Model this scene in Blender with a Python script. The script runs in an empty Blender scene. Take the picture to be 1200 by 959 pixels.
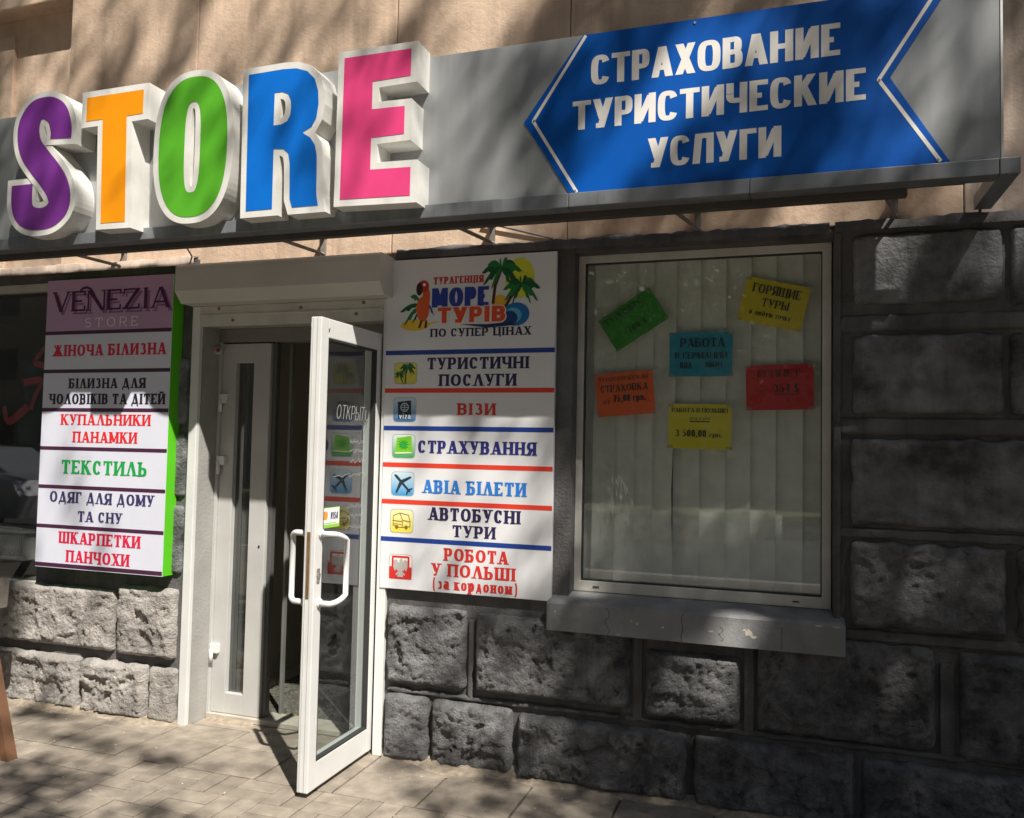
import bpy, bmesh, math, random
from mathutils import Vector, Matrix, noise
from mathutils.geometry import tessellate_polygon
R = math.radians
random.seed(7)
S = bpy.context.scene
COL = S.collection

# ------------------------------------------------------------------ camera
YAW, PITCH, ROLL = R(18.66), R(2.71), R(1.16)
F = Vector((-math.sin(YAW)*math.cos(PITCH), math.cos(YAW)*math.cos(PITCH), math.sin(PITCH)))
r0 = Vector((math.cos(YAW), math.sin(YAW), 0)); u0 = r0.cross(F)
rr = r0*math.cos(ROLL)+u0*math.sin(ROLL); uu = -r0*math.sin(ROLL)+u0*math.cos(ROLL)
cd = bpy.data.cameras.new('camera'); cam = bpy.data.objects.new('camera', cd); COL.objects.link(cam)
cd.sensor_width = 36; cd.lens = 971/1200*36; cd.clip_start = .05; cd.clip_end = 500
cam.matrix_world = Matrix(((rr.x, uu.x, -F.x, 1.653), (rr.y, uu.y, -F.y, -3.684), (rr.z, uu.z, -F.z, 1.483), (0, 0, 0, 1)))
S.camera = cam

# ------------------------------------------------------------------ world, sun, exposure
LD = Vector((-.71, .72, -1.34)).normalized()          # the way the sunlight travels
W = bpy.data.worlds.new("World"); S.world = W; W.use_nodes = True
nt = W.node_tree; bg = nt.nodes['Background']
sky = nt.nodes.new('ShaderNodeTexSky'); sky.sky_type = 'NISHITA'; sky.sun_disc = False
sky.sun_elevation = math.asin(-LD.z); sky.sun_rotation = math.atan2(-LD.x, -LD.y)
sky.air_density = 1.0; sky.dust_density = 1.5
nt.links.new(sky.outputs[0], bg.inputs[0]); bg.inputs[1].default_value = .05
sd = bpy.data.lights.new('sun', 'SUN'); sd.energy = 5; sd.angle = R(.6); sd.color = (1, .95, .87)
so = bpy.data.objects.new('sun', sd); COL.objects.link(so)
so.rotation_euler = (-LD).to_track_quat('Z', 'Y').to_euler(); so.location = (6, -8, 12)
S.view_settings.view_transform = 'Standard'; S.view_settings.look = 'None'
S.view_settings.exposure = .6; S.view_settings.gamma = 1

# ------------------------------------------------------------------ materials
def lin(h):
    h = h.lstrip('#'); o = []
    for i in (0, 2, 4):
        c = int(h[i:i+2], 16)/255; o.append(c/12.92 if c <= .04045 else ((c+.055)/1.055)**2.4)
    return tuple(o)+(1,)
MATS = {}
def mat(name, col, rough=.6, var=.12, vscale=6, bump=0, bscale=60, metal=0, col2=None, patch=2.0, plo=.5, phi=.65, spec=.5, detail=6, streak=0):
    """base colour with fine variation, an optional second colour in patches, bump"""
    if name in MATS: return MATS[name]
    if isinstance(col, str): col = lin(col)
    if isinstance(col2, str): col2 = lin(col2)
    if len(col) == 3: col = tuple(col)+(1,)
    if col2 and len(col2) == 3: col2 = tuple(col2)+(1,)
    m = bpy.data.materials.new(name); m.use_nodes = True; n = m.node_tree.nodes; l = m.node_tree.links
    b = n['Principled BSDF']; b.inputs['Roughness'].default_value = rough; b.inputs['Metallic'].default_value = metal
    b.inputs['Specular IOR Level'].default_value = spec
    tc = n.new('ShaderNodeTexCoord'); no = n.new('ShaderNodeTexNoise'); no.inputs['Scale'].default_value = vscale; no.inputs['Detail'].default_value = detail
    l.new(tc.outputs['Object'], no.inputs['Vector'])
    mr = n.new('ShaderNodeMapRange'); mr.inputs[1].default_value = .3; mr.inputs[2].default_value = .7
    mr.inputs[3].default_value = 1-var; mr.inputs[4].default_value = 1+var; l.new(no.outputs['Fac'], mr.inputs[0])
    mx = n.new('ShaderNodeMix'); mx.data_type = 'RGBA'; mx.blend_type = 'MULTIPLY'; mx.inputs[0].default_value = 1
    if col2:
        n2 = n.new('ShaderNodeTexNoise'); n2.inputs['Scale'].default_value = patch; n2.inputs['Detail'].default_value = 9; n2.inputs['Roughness'].default_value = .62
        l.new(tc.outputs['Object'], n2.inputs['Vector'])
        m2 = n.new('ShaderNodeMapRange'); m2.inputs[1].default_value = plo; m2.inputs[2].default_value = phi; l.new(n2.outputs['Fac'], m2.inputs[0])
        m3 = n.new('ShaderNodeMix'); m3.data_type = 'RGBA'; m3.inputs[6].default_value = col; m3.inputs[7].default_value = col2
        l.new(m2.outputs[0], m3.inputs[0]); l.new(m3.outputs[2], mx.inputs[6])
    else: mx.inputs[6].default_value = col
    l.new(mr.outputs[0], mx.inputs[7]); l.new(mx.outputs[2], b.inputs['Base Color'])
    if streak:                               # rain and dirt runs
        mp = n.new('ShaderNodeMapping'); mp.inputs['Scale'].default_value = (16, 16, 1.1); l.new(tc.outputs['Object'], mp.inputs[0])
        ns = n.new('ShaderNodeTexNoise'); ns.inputs['Scale'].default_value = 1; ns.inputs['Detail'].default_value = 7; ns.inputs['Roughness'].default_value = .6; l.new(mp.outputs[0], ns.inputs['Vector'])
        ms = n.new('ShaderNodeMapRange'); ms.inputs[1].default_value = .48; ms.inputs[2].default_value = .72; ms.inputs[3].default_value = 1; ms.inputs[4].default_value = 1-streak; l.new(ns.outputs['Fac'], ms.inputs[0])
        mz = n.new('ShaderNodeMix'); mz.data_type = 'RGBA'; mz.blend_type = 'MULTIPLY'; mz.inputs[0].default_value = 1
        l.new(mx.outputs[2], mz.inputs[6]); l.new(ms.outputs[0], mz.inputs[7]); l.new(mz.outputs[2], b.inputs['Base Color'])
    if bump:
        nb = n.new('ShaderNodeTexNoise'); nb.inputs['Scale'].default_value = bscale; nb.inputs['Detail'].default_value = 8; nb.inputs['Roughness'].default_value = .65
        l.new(tc.outputs['Object'], nb.inputs['Vector'])
        bp = n.new('ShaderNodeBump'); bp.inputs['Strength'].default_value = bump; bp.inputs['Distance'].default_value = .02 if bump >= 1 else .012
        l.new(nb.outputs['Fac'], bp.inputs['Height']); l.new(bp.outputs[0], b.inputs['Normal'])
    MATS[name] = m; return m
def glass(name, tint=(.9, .95, .93, 1), refl=1.5, dust=.04, ior=1.5):
    if name in MATS: return MATS[name]
    m = bpy.data.materials.new(name); m.use_nodes = True; n = m.node_tree.nodes; l = m.node_tree.links; n.clear()
    out = n.new('ShaderNodeOutputMaterial'); tr = n.new('ShaderNodeBsdfTransparent'); tr.inputs[0].default_value = tint
    gl = n.new('ShaderNodeBsdfGlossy'); gl.inputs['Roughness'].default_value = .015; gl.inputs[0].default_value = (.95, .97, 1, 1)
    lw = n.new('ShaderNodeLayerWeight'); lw.inputs[0].default_value = .5; pw = n.new('ShaderNodeMath'); pw.operation = 'POWER'; pw.inputs[1].default_value = 4.6
    fr = n.new('ShaderNodeMath'); fr.operation = 'MULTIPLY_ADD'; fr.inputs[1].default_value = .93; fr.inputs[2].default_value = .045
    l.new(lw.outputs['Facing'], pw.inputs[0]); l.new(pw.outputs[0], fr.inputs[0])
    mu = n.new('ShaderNodeMath'); mu.operation = 'MULTIPLY'; mu.use_clamp = True; mu.inputs[1].default_value = refl
    l.new(fr.outputs[0], mu.inputs[0]); mx = n.new('ShaderNodeMixShader'); l.new(mu.outputs[0], mx.inputs[0]); l.new(tr.outputs[0], mx.inputs[1]); l.new(gl.outputs[0], mx.inputs[2])
    df = n.new('ShaderNodeBsdfDiffuse'); df.inputs[0].default_value = (.6, .6, .55, 1)
    tc = n.new('ShaderNodeTexCoord'); no = n.new('ShaderNodeTexNoise'); no.inputs['Scale'].default_value = 3; no.inputs['Detail'].default_value = 6
    l.new(tc.outputs['Object'], no.inputs['Vector']); m1 = n.new('ShaderNodeMath'); m1.operation = 'MULTIPLY'; m1.inputs[1].default_value = dust*2; l.new(no.outputs['Fac'], m1.inputs[0])
    m2 = n.new('ShaderNodeMixShader'); l.new(m1.outputs[0], m2.inputs[0]); l.new(mx.outputs[0], m2.inputs[1]); l.new(df.outputs[0], m2.inputs[2])
    l.new(m2.outputs[0], out.inputs[0]); MATS[name] = m; return m
def ink(h, rough=.45):
    return mat('print_'+h.strip('#'), h, rough, .05, 9)

# ------------------------------------------------------------------ object helpers
def link(name, me, parent=None, world=True):
    o = bpy.data.objects.new(name, me); COL.objects.link(o)
    if parent is not None:
        o.parent = parent
        if world: o.matrix_parent_inverse = WM[parent].inverted()
        WM[o] = WM[parent].copy() if not world else Matrix.Identity(4)
    else: WM[o] = Matrix.Identity(4)
    return o
class _WM(dict):
    def __getitem__(s, o): return dict.get(s, o.name, Matrix.Identity(4))
    def __setitem__(s, o, v): dict.__setitem__(s, o.name, v)
WM = _WM()
def thing(name, label, cat, loc=(0, 0, 0), group=None):
    o = bpy.data.objects.new(name, None); COL.objects.link(o); o.location = loc; o.empty_display_size = .1
    WM[o] = Matrix.Translation(loc)
    o['label'] = label; o['category'] = cat
    if group: o['group'] = group
    return o
def tag(o, label=None, cat=None, group=None, kind=None):
    for k, v in (('label', label), ('category', cat), ('group', group), ('kind', kind)):
        if v: o[k] = v
    return o
class MB:
    def __init__(s): s.v = []; s.f = []; s.mi = []; s.m = []
    def mid(s, m):
        if m not in s.m: s.m.append(m)
        return s.m.index(m)
    def add(s, vs, fs, m=None):
        k = len(s.v); s.v += [tuple(v) for v in vs]; i = s.mid(m)
        for f in fs: s.f.append([k+q for q in f]); s.mi.append(i)
    def box(s, x0, x1, y0, y1, z0, z1, m=None, bev=0):
        if bev:
            b = bmesh.new(); bmesh.ops.create_cube(b, size=1)
            for v in b.verts: v.co = ((x0+x1)/2+v.co.x*(x1-x0), (y0+y1)/2+v.co.y*(y1-y0), (z0+z1)/2+v.co.z*(z1-z0))
            bmesh.ops.bevel(b, geom=b.edges[:], offset=bev, segments=2, profile=.6, affect='EDGES')
            b.verts.index_update(); s.add([v.co[:] for v in b.verts], [[v.index for v in f.verts] for f in b.faces], m); b.free(); return
        s.add([(x0, y0, z0), (x1, y0, z0), (x1, y1, z0), (x0, y1, z0), (x0, y0, z1), (x1, y0, z1), (x1, y1, z1), (x0, y1, z1)],
              [(0, 3, 2, 1), (4, 5, 6, 7), (0, 1, 5, 4), (1, 2, 6, 5), (2, 3, 7, 6), (3, 0, 4, 7)], m)
    def tube(s, pts, r, m=None, n=8, caps=True):
        P = [Vector(p) for p in pts]; rs = r if isinstance(r, (list, tuple)) else [r]*len(P); vs = []; fs = []
        up = None
        for i, p in enumerate(P):
            t = (P[min(i+1, len(P)-1)]-P[max(i-1, 0)]).normalized()
            if up is None: up = Vector((0, 0, 1)) if abs(t.z) < .9 else Vector((1, 0, 0))
            a = t.cross(up).normalized(); b = a.cross(t).normalized(); up = b
            for k in range(n):
                an = 2*math.pi*k/n; vs.append(p+a*math.cos(an)*rs[i]+b*math.sin(an)*rs[i])
        for i in range(len(P)-1):
            for k in range(n):
                fs.append((i*n+k, i*n+(k+1) % n, (i+1)*n+(k+1) % n, (i+1)*n+k))
        if caps: fs += [tuple(range(n))[::-1], tuple((len(P)-1)*n+k for k in range(n))]
        s.add(vs, fs, m)
    def build(s, name, m=None, parent=None, smooth=False):
        me = bpy.data.meshes.new(name); me.from_pydata(s.v, [], s.f)
        ms = [x if x is not None else m for x in s.m] or [m]
        for x in ms: me.materials.append(x)
        for p, i in zip(me.polygons, s.mi): p.material_index = i; p.use_smooth = smooth
        bm = bmesh.new(); bm.from_mesh(me); bmesh.ops.recalc_face_normals(bm, faces=bm.faces); bm.to_mesh(me); bm.free()
        me.update(); return link(name, me, parent)
def boxobj(name, x0, x1, y0, y1, z0, z1, m, parent=None, bev=0):
    b = MB(); b.box(x0, x1, y0, y1, z0, z1, None, bev); return b.build(name, m, parent)

# ------------------------------------------------------------------ flat print and lettering
def poly_tess(loops):
    L3 = [[Vector((x, z, 0)) for x, z in lp] for lp in loops]
    return [p for lp in loops for p in lp], tessellate_polygon(L3)
def area(lp): return .5*sum(lp[i][0]*lp[(i+1) % len(lp)][1]-lp[(i+1) % len(lp)][0]*lp[i][1] for i in range(len(lp)))
def offset(lp, d):
    """miter offset outward by d (inward for negative d)"""
    s = 1 if area(lp) > 0 else -1; n = len(lp); o = []
    for i in range(n):
        a = Vector(lp[i-1]); b = Vector(lp[i]); c = Vector(lp[(i+1) % n])
        e1 = (b-a).normalized(); e2 = (c-b).normalized(); n1 = Vector((e1.y, -e1.x))*s; n2 = Vector((e2.y, -e2.x))*s
        k = (n1+n2); q = max(.35, 1+n1.dot(n2)); o.append(tuple(b+k*(d/q)))
    return o
def superell(cx, cz, rx, rz, n=2.0, seg=40, a0=0, a1=360):
    o = []; full = abs(a1-a0) >= 360; N = seg if full else seg+1
    for i in range(N):
        a = R(a0+(a1-a0)*i/seg); c, s_ = math.cos(a), math.sin(a)
        o.append((cx+rx*math.copysign(abs(c)**(2/n), c), cz+rz*math.copysign(abs(s_)**(2/n), s_)))
    return o
# glyphs: V steep stroke (x0 y0 x1 y1 kind[n=thin]), H bar (x0 x1 y), A arc (cx cy rx ry a0 a1), s serif foot (x y), w width
G = {
 'О': 'w.84;A.5 .5 .5 .5 0 360', 'С': 'w.7;A.5 .5 .5 .5 38 322;V.96 .64 .96 .95 n',
 'Р': 'w.68;V0 0 0 1;H0 .6 1;H0 .6 .43;A.6 .715 .4 .285 -90 90;s0 0;s0 1',
 'В': 'w.72;V0 0 0 1;H0 .55 1;H0 .6 .52;H0 .6 0;A.55 .76 .38 .24 -90 90;A.58 .26 .42 .26 -90 90;s0 0;s0 1',
 'Б': 'w.7;V0 0 0 1;H0 .92 1;V.95 .76 .95 1 n;H0 .58 .55;H0 .58 0;A.58 .275 .42 .275 -90 90;s0 0;s0 1',
 'Ь': 'w.66;V0 0 0 1;H0 .55 .55;H0 .55 0;A.55 .275 .45 .275 -90 90;s0 0;s0 1',
 'Ы': 'w.92;V0 0 0 1;H0 .35 .55;H0 .35 0;A.35 .275 .27 .275 -90 90;V1 0 1 1;s0 0;s0 1;s1 0;s1 1',
 'Я': 'w.74;V1 0 1 1;H.4 1 1;H.4 1 .43;A.4 .715 .4 .285 90 270;V0 0 .55 .45;s1 0;s1 1;s0 0',
 'Г': 'w.6;V0 0 0 1;H0 1 1;V1 .7 1 1 n;s0 0;s0 1', 'Т': 'w.72;V.5 0 .5 1;H0 1 1;V0 .7 0 1 n;V1 .7 1 1 n;s.5 0',
 'Е': 'w.64;V0 0 0 1;H0 1 1;H0 .8 .5;H0 1 0;V1 .76 1 1 n;V1 0 1 .26 n;s0 0;s0 1',
 'И': 'w.8;V0 0 0 1;V1 0 1 1;V.1 .06 .9 .94 n;s0 0;s0 1;s1 0;s1 1', 'Й': 'w.8;V0 0 0 1;V1 0 1 1;V.1 .06 .9 .94 n;A.5 1.3 .22 .12 180 360;s0 0;s0 1;s1 0;s1 1',
 'Н': 'w.8;V0 0 0 1;V1 0 1 1;H0 1 .5;s0 0;s0 1;s1 0;s1 1', 'П': 'w.8;V0 0 0 1;V1 0 1 1;H0 1 1;s0 0;s0 1;s1 0;s1 1',
 'Ш': 'w1.1;V0 0 0 1;V.5 0 .5 1;V1 0 1 1;H0 1 0;s0 1;s.5 1;s1 1', 'Щ': 'w1.12;V0 0 0 1;V.5 0 .5 1;V1 0 1 1;H0 1.1 0;V1.12 -.2 1.12 .1 n;s0 1;s.5 1;s1 1',
 'Ц': 'w.8;V0 0 0 1;V1 0 1 1;H0 1.1 0;V1.14 -.2 1.14 .1 n;s0 1;s1 1', 'Ч': 'w.74;V1 0 1 1;V0 .65 0 1;A.45 .66 .45 .26 180 270;H.45 1 .4;s0 1;s1 1;s1 0',
 'К': 'w.76;V0 0 0 1;V.15 .48 .9 1 n;V1 0 .35 .62;s0 0;s0 1;s.9 1;s1 0', 'Х': 'w.76;V0 1 1 0;V.02 0 .98 1 n;s0 0;s1 0;s0 1;s1 1',
 'У': 'w.74;V0 1 .52 .32;V1 1 .4 0 n;H.08 .4 0;s0 1;s1 1', 'А': 'w.82;V0 0 .45 1 n;V1 0 .5 1;H.2 .8 .27;s0 0;s1 0',
 'Л': 'w.8;V0 0 .45 1 n;V1 0 .5 1;s0 0;s1 0', 'Д': 'w.84;V.12 .1 .48 1 n;V.92 .1 .52 1;H-.06 1.06 .04;V-.06 -.18 -.06 .1 n;V1.06 -.18 1.06 .1 n',
 'М': 'w.95;V0 0 0 1 ;V1 0 1 1;V0 1 .5 .1;V1 1 .5 .1 n;s0 0;s1 0;s0 1;s1 1', 'Ж': 'w1.05;V.5 0 .5 1;V0 0 .42 .56;V.04 1 .42 .5 n;V1 0 .58 .56;V.96 1 .58 .5 n;s.5 0;s.5 1;s0 0;s1 0',
 'З': 'w.64;A.42 .76 .4 .24 -90 150;A.45 .26 .5 .26 -150 90', 'І': 'w.3;V.5 0 .5 1;s.5 0;s.5 1', 'Ю': 'w1.05;V0 0 0 1;H0 .4 .5;A.68 .5 .32 .5 0 360;s0 0;s0 1',
 'V': 'w.8;V0 1 .5 0;V1 1 .5 0 n;s0 1;s1 1', 'N': 'w.8;V0 0 0 1 n;V1 0 1 1 n;V.02 1 .98 0;s0 0;s0 1;s1 1', 'Z': 'w.74;H0 1 1;H0 1 0;V.05 .05 .95 .95;V0 .74 0 1 n;V1 0 1 .26 n',
 'S': 'w.64;A.5 .76 .44 .24 25 270;A.5 .26 .5 .26 90 -155', 'R': 'w.72;V0 0 0 1;H0 .6 1;H0 .6 .43;A.6 .715 .38 .285 -90 90;V.45 .43 1 0;s0 0;s0 1;s1 0',
 '0': 'w.56;A.5 .5 .5 .5 0 360', '1': 'w.4;V.5 0 .5 1;V.1 .75 .5 1 n;s.5 0', '3': 'w.56;A.42 .76 .4 .24 -90 150;A.45 .26 .5 .26 -150 90',
 '4': 'w.6;V.72 0 .72 1;V.05 .28 .66 1 n;H0 1 .28', '5': 'w.56;H.12 .9 1;V.12 .5 .12 1 n;A.42 .3 .52 .3 -150 120', '7': 'w.56;H0 1 1;V.25 0 .95 1', '9': 'w.56;A.5 .68 .45 .32 0 360;V.95 .6 .5 0 n',
 '$': 'w.54;A.5 .76 .44 .24 25 270;A.5 .26 .5 .26 90 -155;V.5 -.1 .5 1.1 n', '.': 'w.2;V.5 0 .5 .16', ',': 'w.2;V.5 -.12 .5 .14', '!': 'w.22;V.5 .3 .5 1;V.5 0 .5 .15',
 '(': 'w.46;V.25 .1 .25 .7 n;V.8 -.2 .25 .1 n;V.25 .7 .8 1 n', ')': 'w.46;V.75 .1 .75 .7 n;V.2 -.2 .75 .1 n;V.75 .7 .2 1 n', '-': 'w.4;H0 1 .45',
 'а': 'w.56;A.48 .2 .48 .2 0 360;V1 0 1 .5;A.5 .5 .5 .18 0 150;s1 0', 'р': 'w.62;V0 -.26 0 .7;A.5 .35 .5 .35 0 360;s0 -.26;s0 .7', 'у': 'w.6;V0 .7 .5 .05;V1 .7 .35 -.26 n;s0 .7;s1 .7', 'б': 'w.6;A.5 .34 .5 .34 0 360;V.05 .4 .2 .95 n;H.2 .9 .95',
 'v': 'w.55;V0 .7 .5 0;V1 .7 .5 0 n', 'i': 'w.24;V.5 0 .5 .7;V.5 .85 .5 1', 'z': 'w.5;H0 1 .7;H0 1 0;V.1 .05 .9 .62', 'ы': 'w.8;V0 0 0 .7;H0 .35 .4;H0 .35 0;A.35 .2 .27 .2 -90 90;V1 0 1 .7',
}
for a, b in (('a', 'а'), ('A', 'А'), ('E', 'Е'), ('T', 'Т'), ('O', 'О'), ('I', 'І')): G[a] = G[b]
G2 = dict(G); G2['С'] = 'w.74;A.5 .5 .5 .5 28 332'; G2['Л'] = 'w.8;V1 0 1 1;H.2 1 1;V.04 0 .22 1;H0 .1 0'; G2['У'] = 'w.78;V0 1 .5 .3;V1 1 .36 0;H0 .38 0'
LOW = {'о': 'О', 'т': 'Т', 'г': 'Г', 'н': 'Н', 'з': 'З', 'к': 'К', 'д': 'Д', 'м': 'М', 'в': 'В', 'л': 'Л', 'ю': 'Ю', 'ч': 'Ч', 'п': 'П', 'е': 'Е', 'и': 'И'}
def glyph(ch, h, T, t, serif, sx=1.0, n=2.15, sl=.09):
    """polygons of one letter of height h; returns (width, polys)"""
    SG = G if serif else G2
    if ch in LOW: return glyph(LOW[ch], h*.7, min(T/.7*.85, .4), t/.7*.85, serif, sx, n, sl)
    parts = SG[ch].split(';'); wd = float(parts[0][1:])*h*sx; Th, th = T*h, t*h; out = []
    fx = lambda x: Th/2+x*(wd-Th)
    if ch in 'iІI.,!': fx = lambda x: wd/2
    for ip, p in enumerate(parts[1:]):
        k = p[0]; q = p[1:].split()
        thin = q and q[-1] == 'n'
        if thin: q = q[:-1]
        q = [float(v) for v in q]
        if k == 'V':
            if thin and q[0] == q[2] and not serif and ch not in '$ДЦЩN5': continue
            w2 = (th*1.05 if thin and serif else Th*(.92 if thin else 1))/2
            if thin and ch in 'ДЦЩ$': w2 = th*.55
            x0, x1 = fx(q[0]), fx(q[2])
            if thin and q[0] == q[2]:                      # beak at the end of a bar
                if q[0] == 0: x0 = x1 = w2
                elif q[0] == 1: x0 = x1 = wd-w2
            if x0 != x1: w2 *= 1.0+.25*abs(x1-x0)/(abs(q[3]-q[1])*h+1e-6)
            if 0 <= q[1] <= 1 and q[0] != q[2] and not serif:     # keep the feet of diagonals inside the letter
                x0 = min(max(x0, w2), wd-w2) if wd > 2*w2 else x0; x1 = min(max(x1, w2), wd-w2) if wd > 2*w2 else x1
            out.append([(x0-w2, q[1]*h), (x0+w2, q[1]*h), (x1+w2, q[3]*h), (x1-w2, q[3]*h)])
        elif k == 'H':
            y = th/2+q[2]*(h-th); out.append([(fx(q[0]), y-th/2), (fx(q[1])+(Th*.5 if q[1] == 1 and ch in 'ГЕЕБZТE5T7' else 0), y-th/2), (fx(q[1])+(Th*.5 if q[1] == 1 and ch in 'ГЕБZТE5T7' else 0), y+th/2), (fx(q[0])-(Th*.5 if q[0] == 0 and ch in 'ТZT7' else 0), y+th/2)])
            if q[0] == 0 and ch in 'ТZT7': out[-1][0] = (fx(0)-Th*.5, y-th/2)
        elif k == 'A':
            cx, cy = fx(q[0]), th/2+q[1]*(h-th); rx, ry = q[2]*(wd-Th), q[3]*(h-th)
            N = max(6, int(abs(q[5]-q[4])/(18 if n < 2.5 else 9))); P = superell(cx, cy, rx, ry, n, N, q[4], q[5])
            if abs(q[5]-q[4]) >= 360: P.append(P[0])
            L, Rr = [], []
            for i, pt in enumerate(P):
                if abs(q[5]-q[4]) >= 360: a, b = P[(i-1) % (len(P)-1)], P[(i+1) % (len(P)-1)]
                else: a, b = P[max(0, i-1)], P[min(len(P)-1, i+1)]
                tx, ty = b[0]-a[0], b[1]-a[1]; m = math.hypot(tx, ty) or 1; tx /= m; ty /= m
                hw = math.hypot(Th*ty, th*tx)/2; L.append((pt[0]-ty*hw, pt[1]+tx*hw)); Rr.append((pt[0]+ty*hw, pt[1]-tx*hw))
            for i in range(len(P)-1): out.append([L[i], L[i+1], Rr[i+1], Rr[i], len(parts)+ip, 'arc'])
        elif k == 's' and serif:
            x = fx(q[0]); y = q[1]*h; d = sl*h*1.0; st = th*.62
            y0, y1 = (y, y+st) if q[1] <= 0 else (y-st, y)
            out.append([(x-Th/2-d, y0), (x+Th/2+d, y0), (x+Th/2+d, y1), (x-Th/2-d, y1)])
    return wd, out
def text_polys(s, x0, x1, z0, z1, T=.25, t=.12, serif=True, gap=.13, n=2.15, space=.4, slant=0, sl=.09):
    h = z1-z0
    def total(sx):
        w = 0
        for i, c in enumerate(s):
            w += space*h*sx if c == ' ' else glyph(c, h, T, t, serif, sx)[0]+gap*h*sx
        return w-gap*h*sx
    a, b = .2, 4
    for _ in range(25):
        m = (a+b)/2
        if total(m) < x1-x0: a = m
        else: b = m
    x = x0; res = []
    for c in s:
        if c == ' ': x += space*h*a; continue
        w, ps = glyph(c, h, T, t, serif, a, n, sl); L = 0
        for p in ps:
            arc = p[-1] == 'arc'
            if arc: L = max(L, p[-2]); p = p[:-2]
            else: L += 1
            res.append(([(x+px+slant*py, z0+py) for px, py in p], L))
        x += w+gap*h*a
    return res
def plane_y(y): return lambda x, z, d: (x, y-d, z)
def flat(name, items, parent, to3, base=.0005, step=.00012):
    """items: (polygon, layer[, material]) lying on one flat sheet"""
    b = MB()
    for it in items:
        p, L = it[0], it[1]; m = it[2] if len(it) > 2 else None
        vs, tr = poly_tess([p]); b.add([to3(v[0], v[1], base+L*step) for v in vs], [tuple(t_) for t_ in tr], m)
    return b
def text(s, x0, x1, z0, z1, m, parent, to3, name='lettering', base=.0006, rot=None, **k):
    P = text_polys(s, x0, x1, z0, z1, **k)
    if rot: P = [([rot(x, z) for x, z in p], L) for p, L in P]
    o = flat(name, P, parent, to3, base).build(name, m, parent); return o

# ------------------------------------------------------------------ palette
plaster = mat('pink_plaster', (.70, .52, .385), .85, .13, 5, .35, 40, col2=(.50, .36, .26), patch=1.6, plo=.42, phi=.72, streak=.22)
plaster2 = mat('weathered_plaster', (.50, .40, .33), .9, .15, 5, .3, 40, col2=(.20, .16, .13), patch=1.6, plo=.48, phi=.72, streak=.4)
dark_wall = mat('grey_painted_render', (.135, .13, .13), .8, .18, 7, .6, 70, col2=(.06, .058, .058), patch=2.5, plo=.45, phi=.7, streak=.35)
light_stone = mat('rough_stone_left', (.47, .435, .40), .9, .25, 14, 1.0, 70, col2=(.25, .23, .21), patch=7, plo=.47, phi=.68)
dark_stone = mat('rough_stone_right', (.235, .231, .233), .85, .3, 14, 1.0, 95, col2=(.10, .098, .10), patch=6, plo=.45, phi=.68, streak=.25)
smooth_stone = mat('smooth_stone_right', (.235, .235, .245), .82, .35, 9, 1.0, 55, col2=(.07, .066, .066), patch=5, plo=.46, phi=.66, streak=.35)
white_alu = mat('white_painted_aluminium', (.72, .72, .70), .35, .05, 6)
old_white = mat('aged_white_frame', (.60, .58, .53), .45, .12, 8, .1, 60)
grey_pvc = mat('grey_frame', (.50, .49, .47), .45, .06, 6)
silver = mat('silver_composite', (.37, .38, .385), .36, .10, 3, metal=.35, streak=.16)
rail_grey = mat('grey_rail_metal', (.23, .245, .26), .4, .12, 8, metal=.3, streak=.3)
rail_dark = mat('dark_underside_metal', (.07, .065, .06), .6, .2, 5)
white_ac = mat('white_acrylic', (.80, .79, .75), .35, .06, 7, col2=(.66, .63, .56), patch=5, plo=.5, phi=.8, streak=.14)
rubber = mat('black_seal', (.03, .03, .03), .6)
steel = mat('weathered_bracket_steel', (.30, .27, .24), .5, .2, 20, metal=.3)

# ------------------------------------------------------------------ ground
GY = 0
def pave_mat():
    m = mat('concrete_paver', (.315, .268, .215), .85, .22, 14, .6, 120, col2=(.235, .20, .16), patch=3.2, plo=.42, phi=.7)
    n = m.node_tree.nodes; l = m.node_tree.links; oi = n.new('ShaderNodeObjectInfo'); mr = n.new('ShaderNodeMapRange')
    mr.inputs[3].default_value = .86; mr.inputs[4].default_value = 1.1; l.new(oi.outputs['Random'], mr.inputs[0])
    b = n['Principled BSDF']; src = b.inputs['Base Color'].links[0].from_socket
    mx = n.new('ShaderNodeMix'); mx.data_type = 'RGBA'; mx.blend_type = 'MULTIPLY'; mx.inputs[0].default_value = 1
    l.new(src, mx.inputs[6]); l.new(mr.outputs[0], mx.inputs[7]); l.new(mx.outputs[2], b.inputs['Base Color'])
    # texture in world space for shared meshes
    tc = [q for q in n if q.type == 'TEX_COORD'][0]; ge = n.new('ShaderNodeNewGeometry')
    for q in list(tc.outputs['Object'].links):
        s_ = q.to_socket; l.remove(q); l.new(ge.outputs['Position'], s_)
    return m
pm = pave_mat()
joint = mat('paver_joint_sand', (.13, .105, .08), .95, .25, 12, .5, 150)
g = MB(); g.add([(-60, -6.2, -.012), (60, -6.2, -.012), (60, 0.0, -.012), (-60, 0.0, -.012)], [(0, 1, 2, 3)])
pav = tag(g.build('pavement', joint), 'sunlit pavement of beige concrete pavers along the shop front', kind='structure')
asph = mat('asphalt', (.05, .05, .052), .85, .2, 3, .4, 80)
g = MB(); g.add([(-60, -16, -.13), (60, -16, -.13), (60, -6.34, -.13), (-60, -6.34, -.13)], [(0, 1, 2, 3)])
tag(g.build('road', asph), kind='structure')
kerbm = mat('concrete_kerb', (.42, .41, .39), .85, .1, 5)
g = MB(); g.box(-60, 60, -6.34, -6.2, -.13, .0, bev=0); tag(g.build('kerb', kerbm), kind='structure')
earth = mat('dry_grass_verge', (.16, .17, .06), .95, .3, 2, .5, 30)
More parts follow.
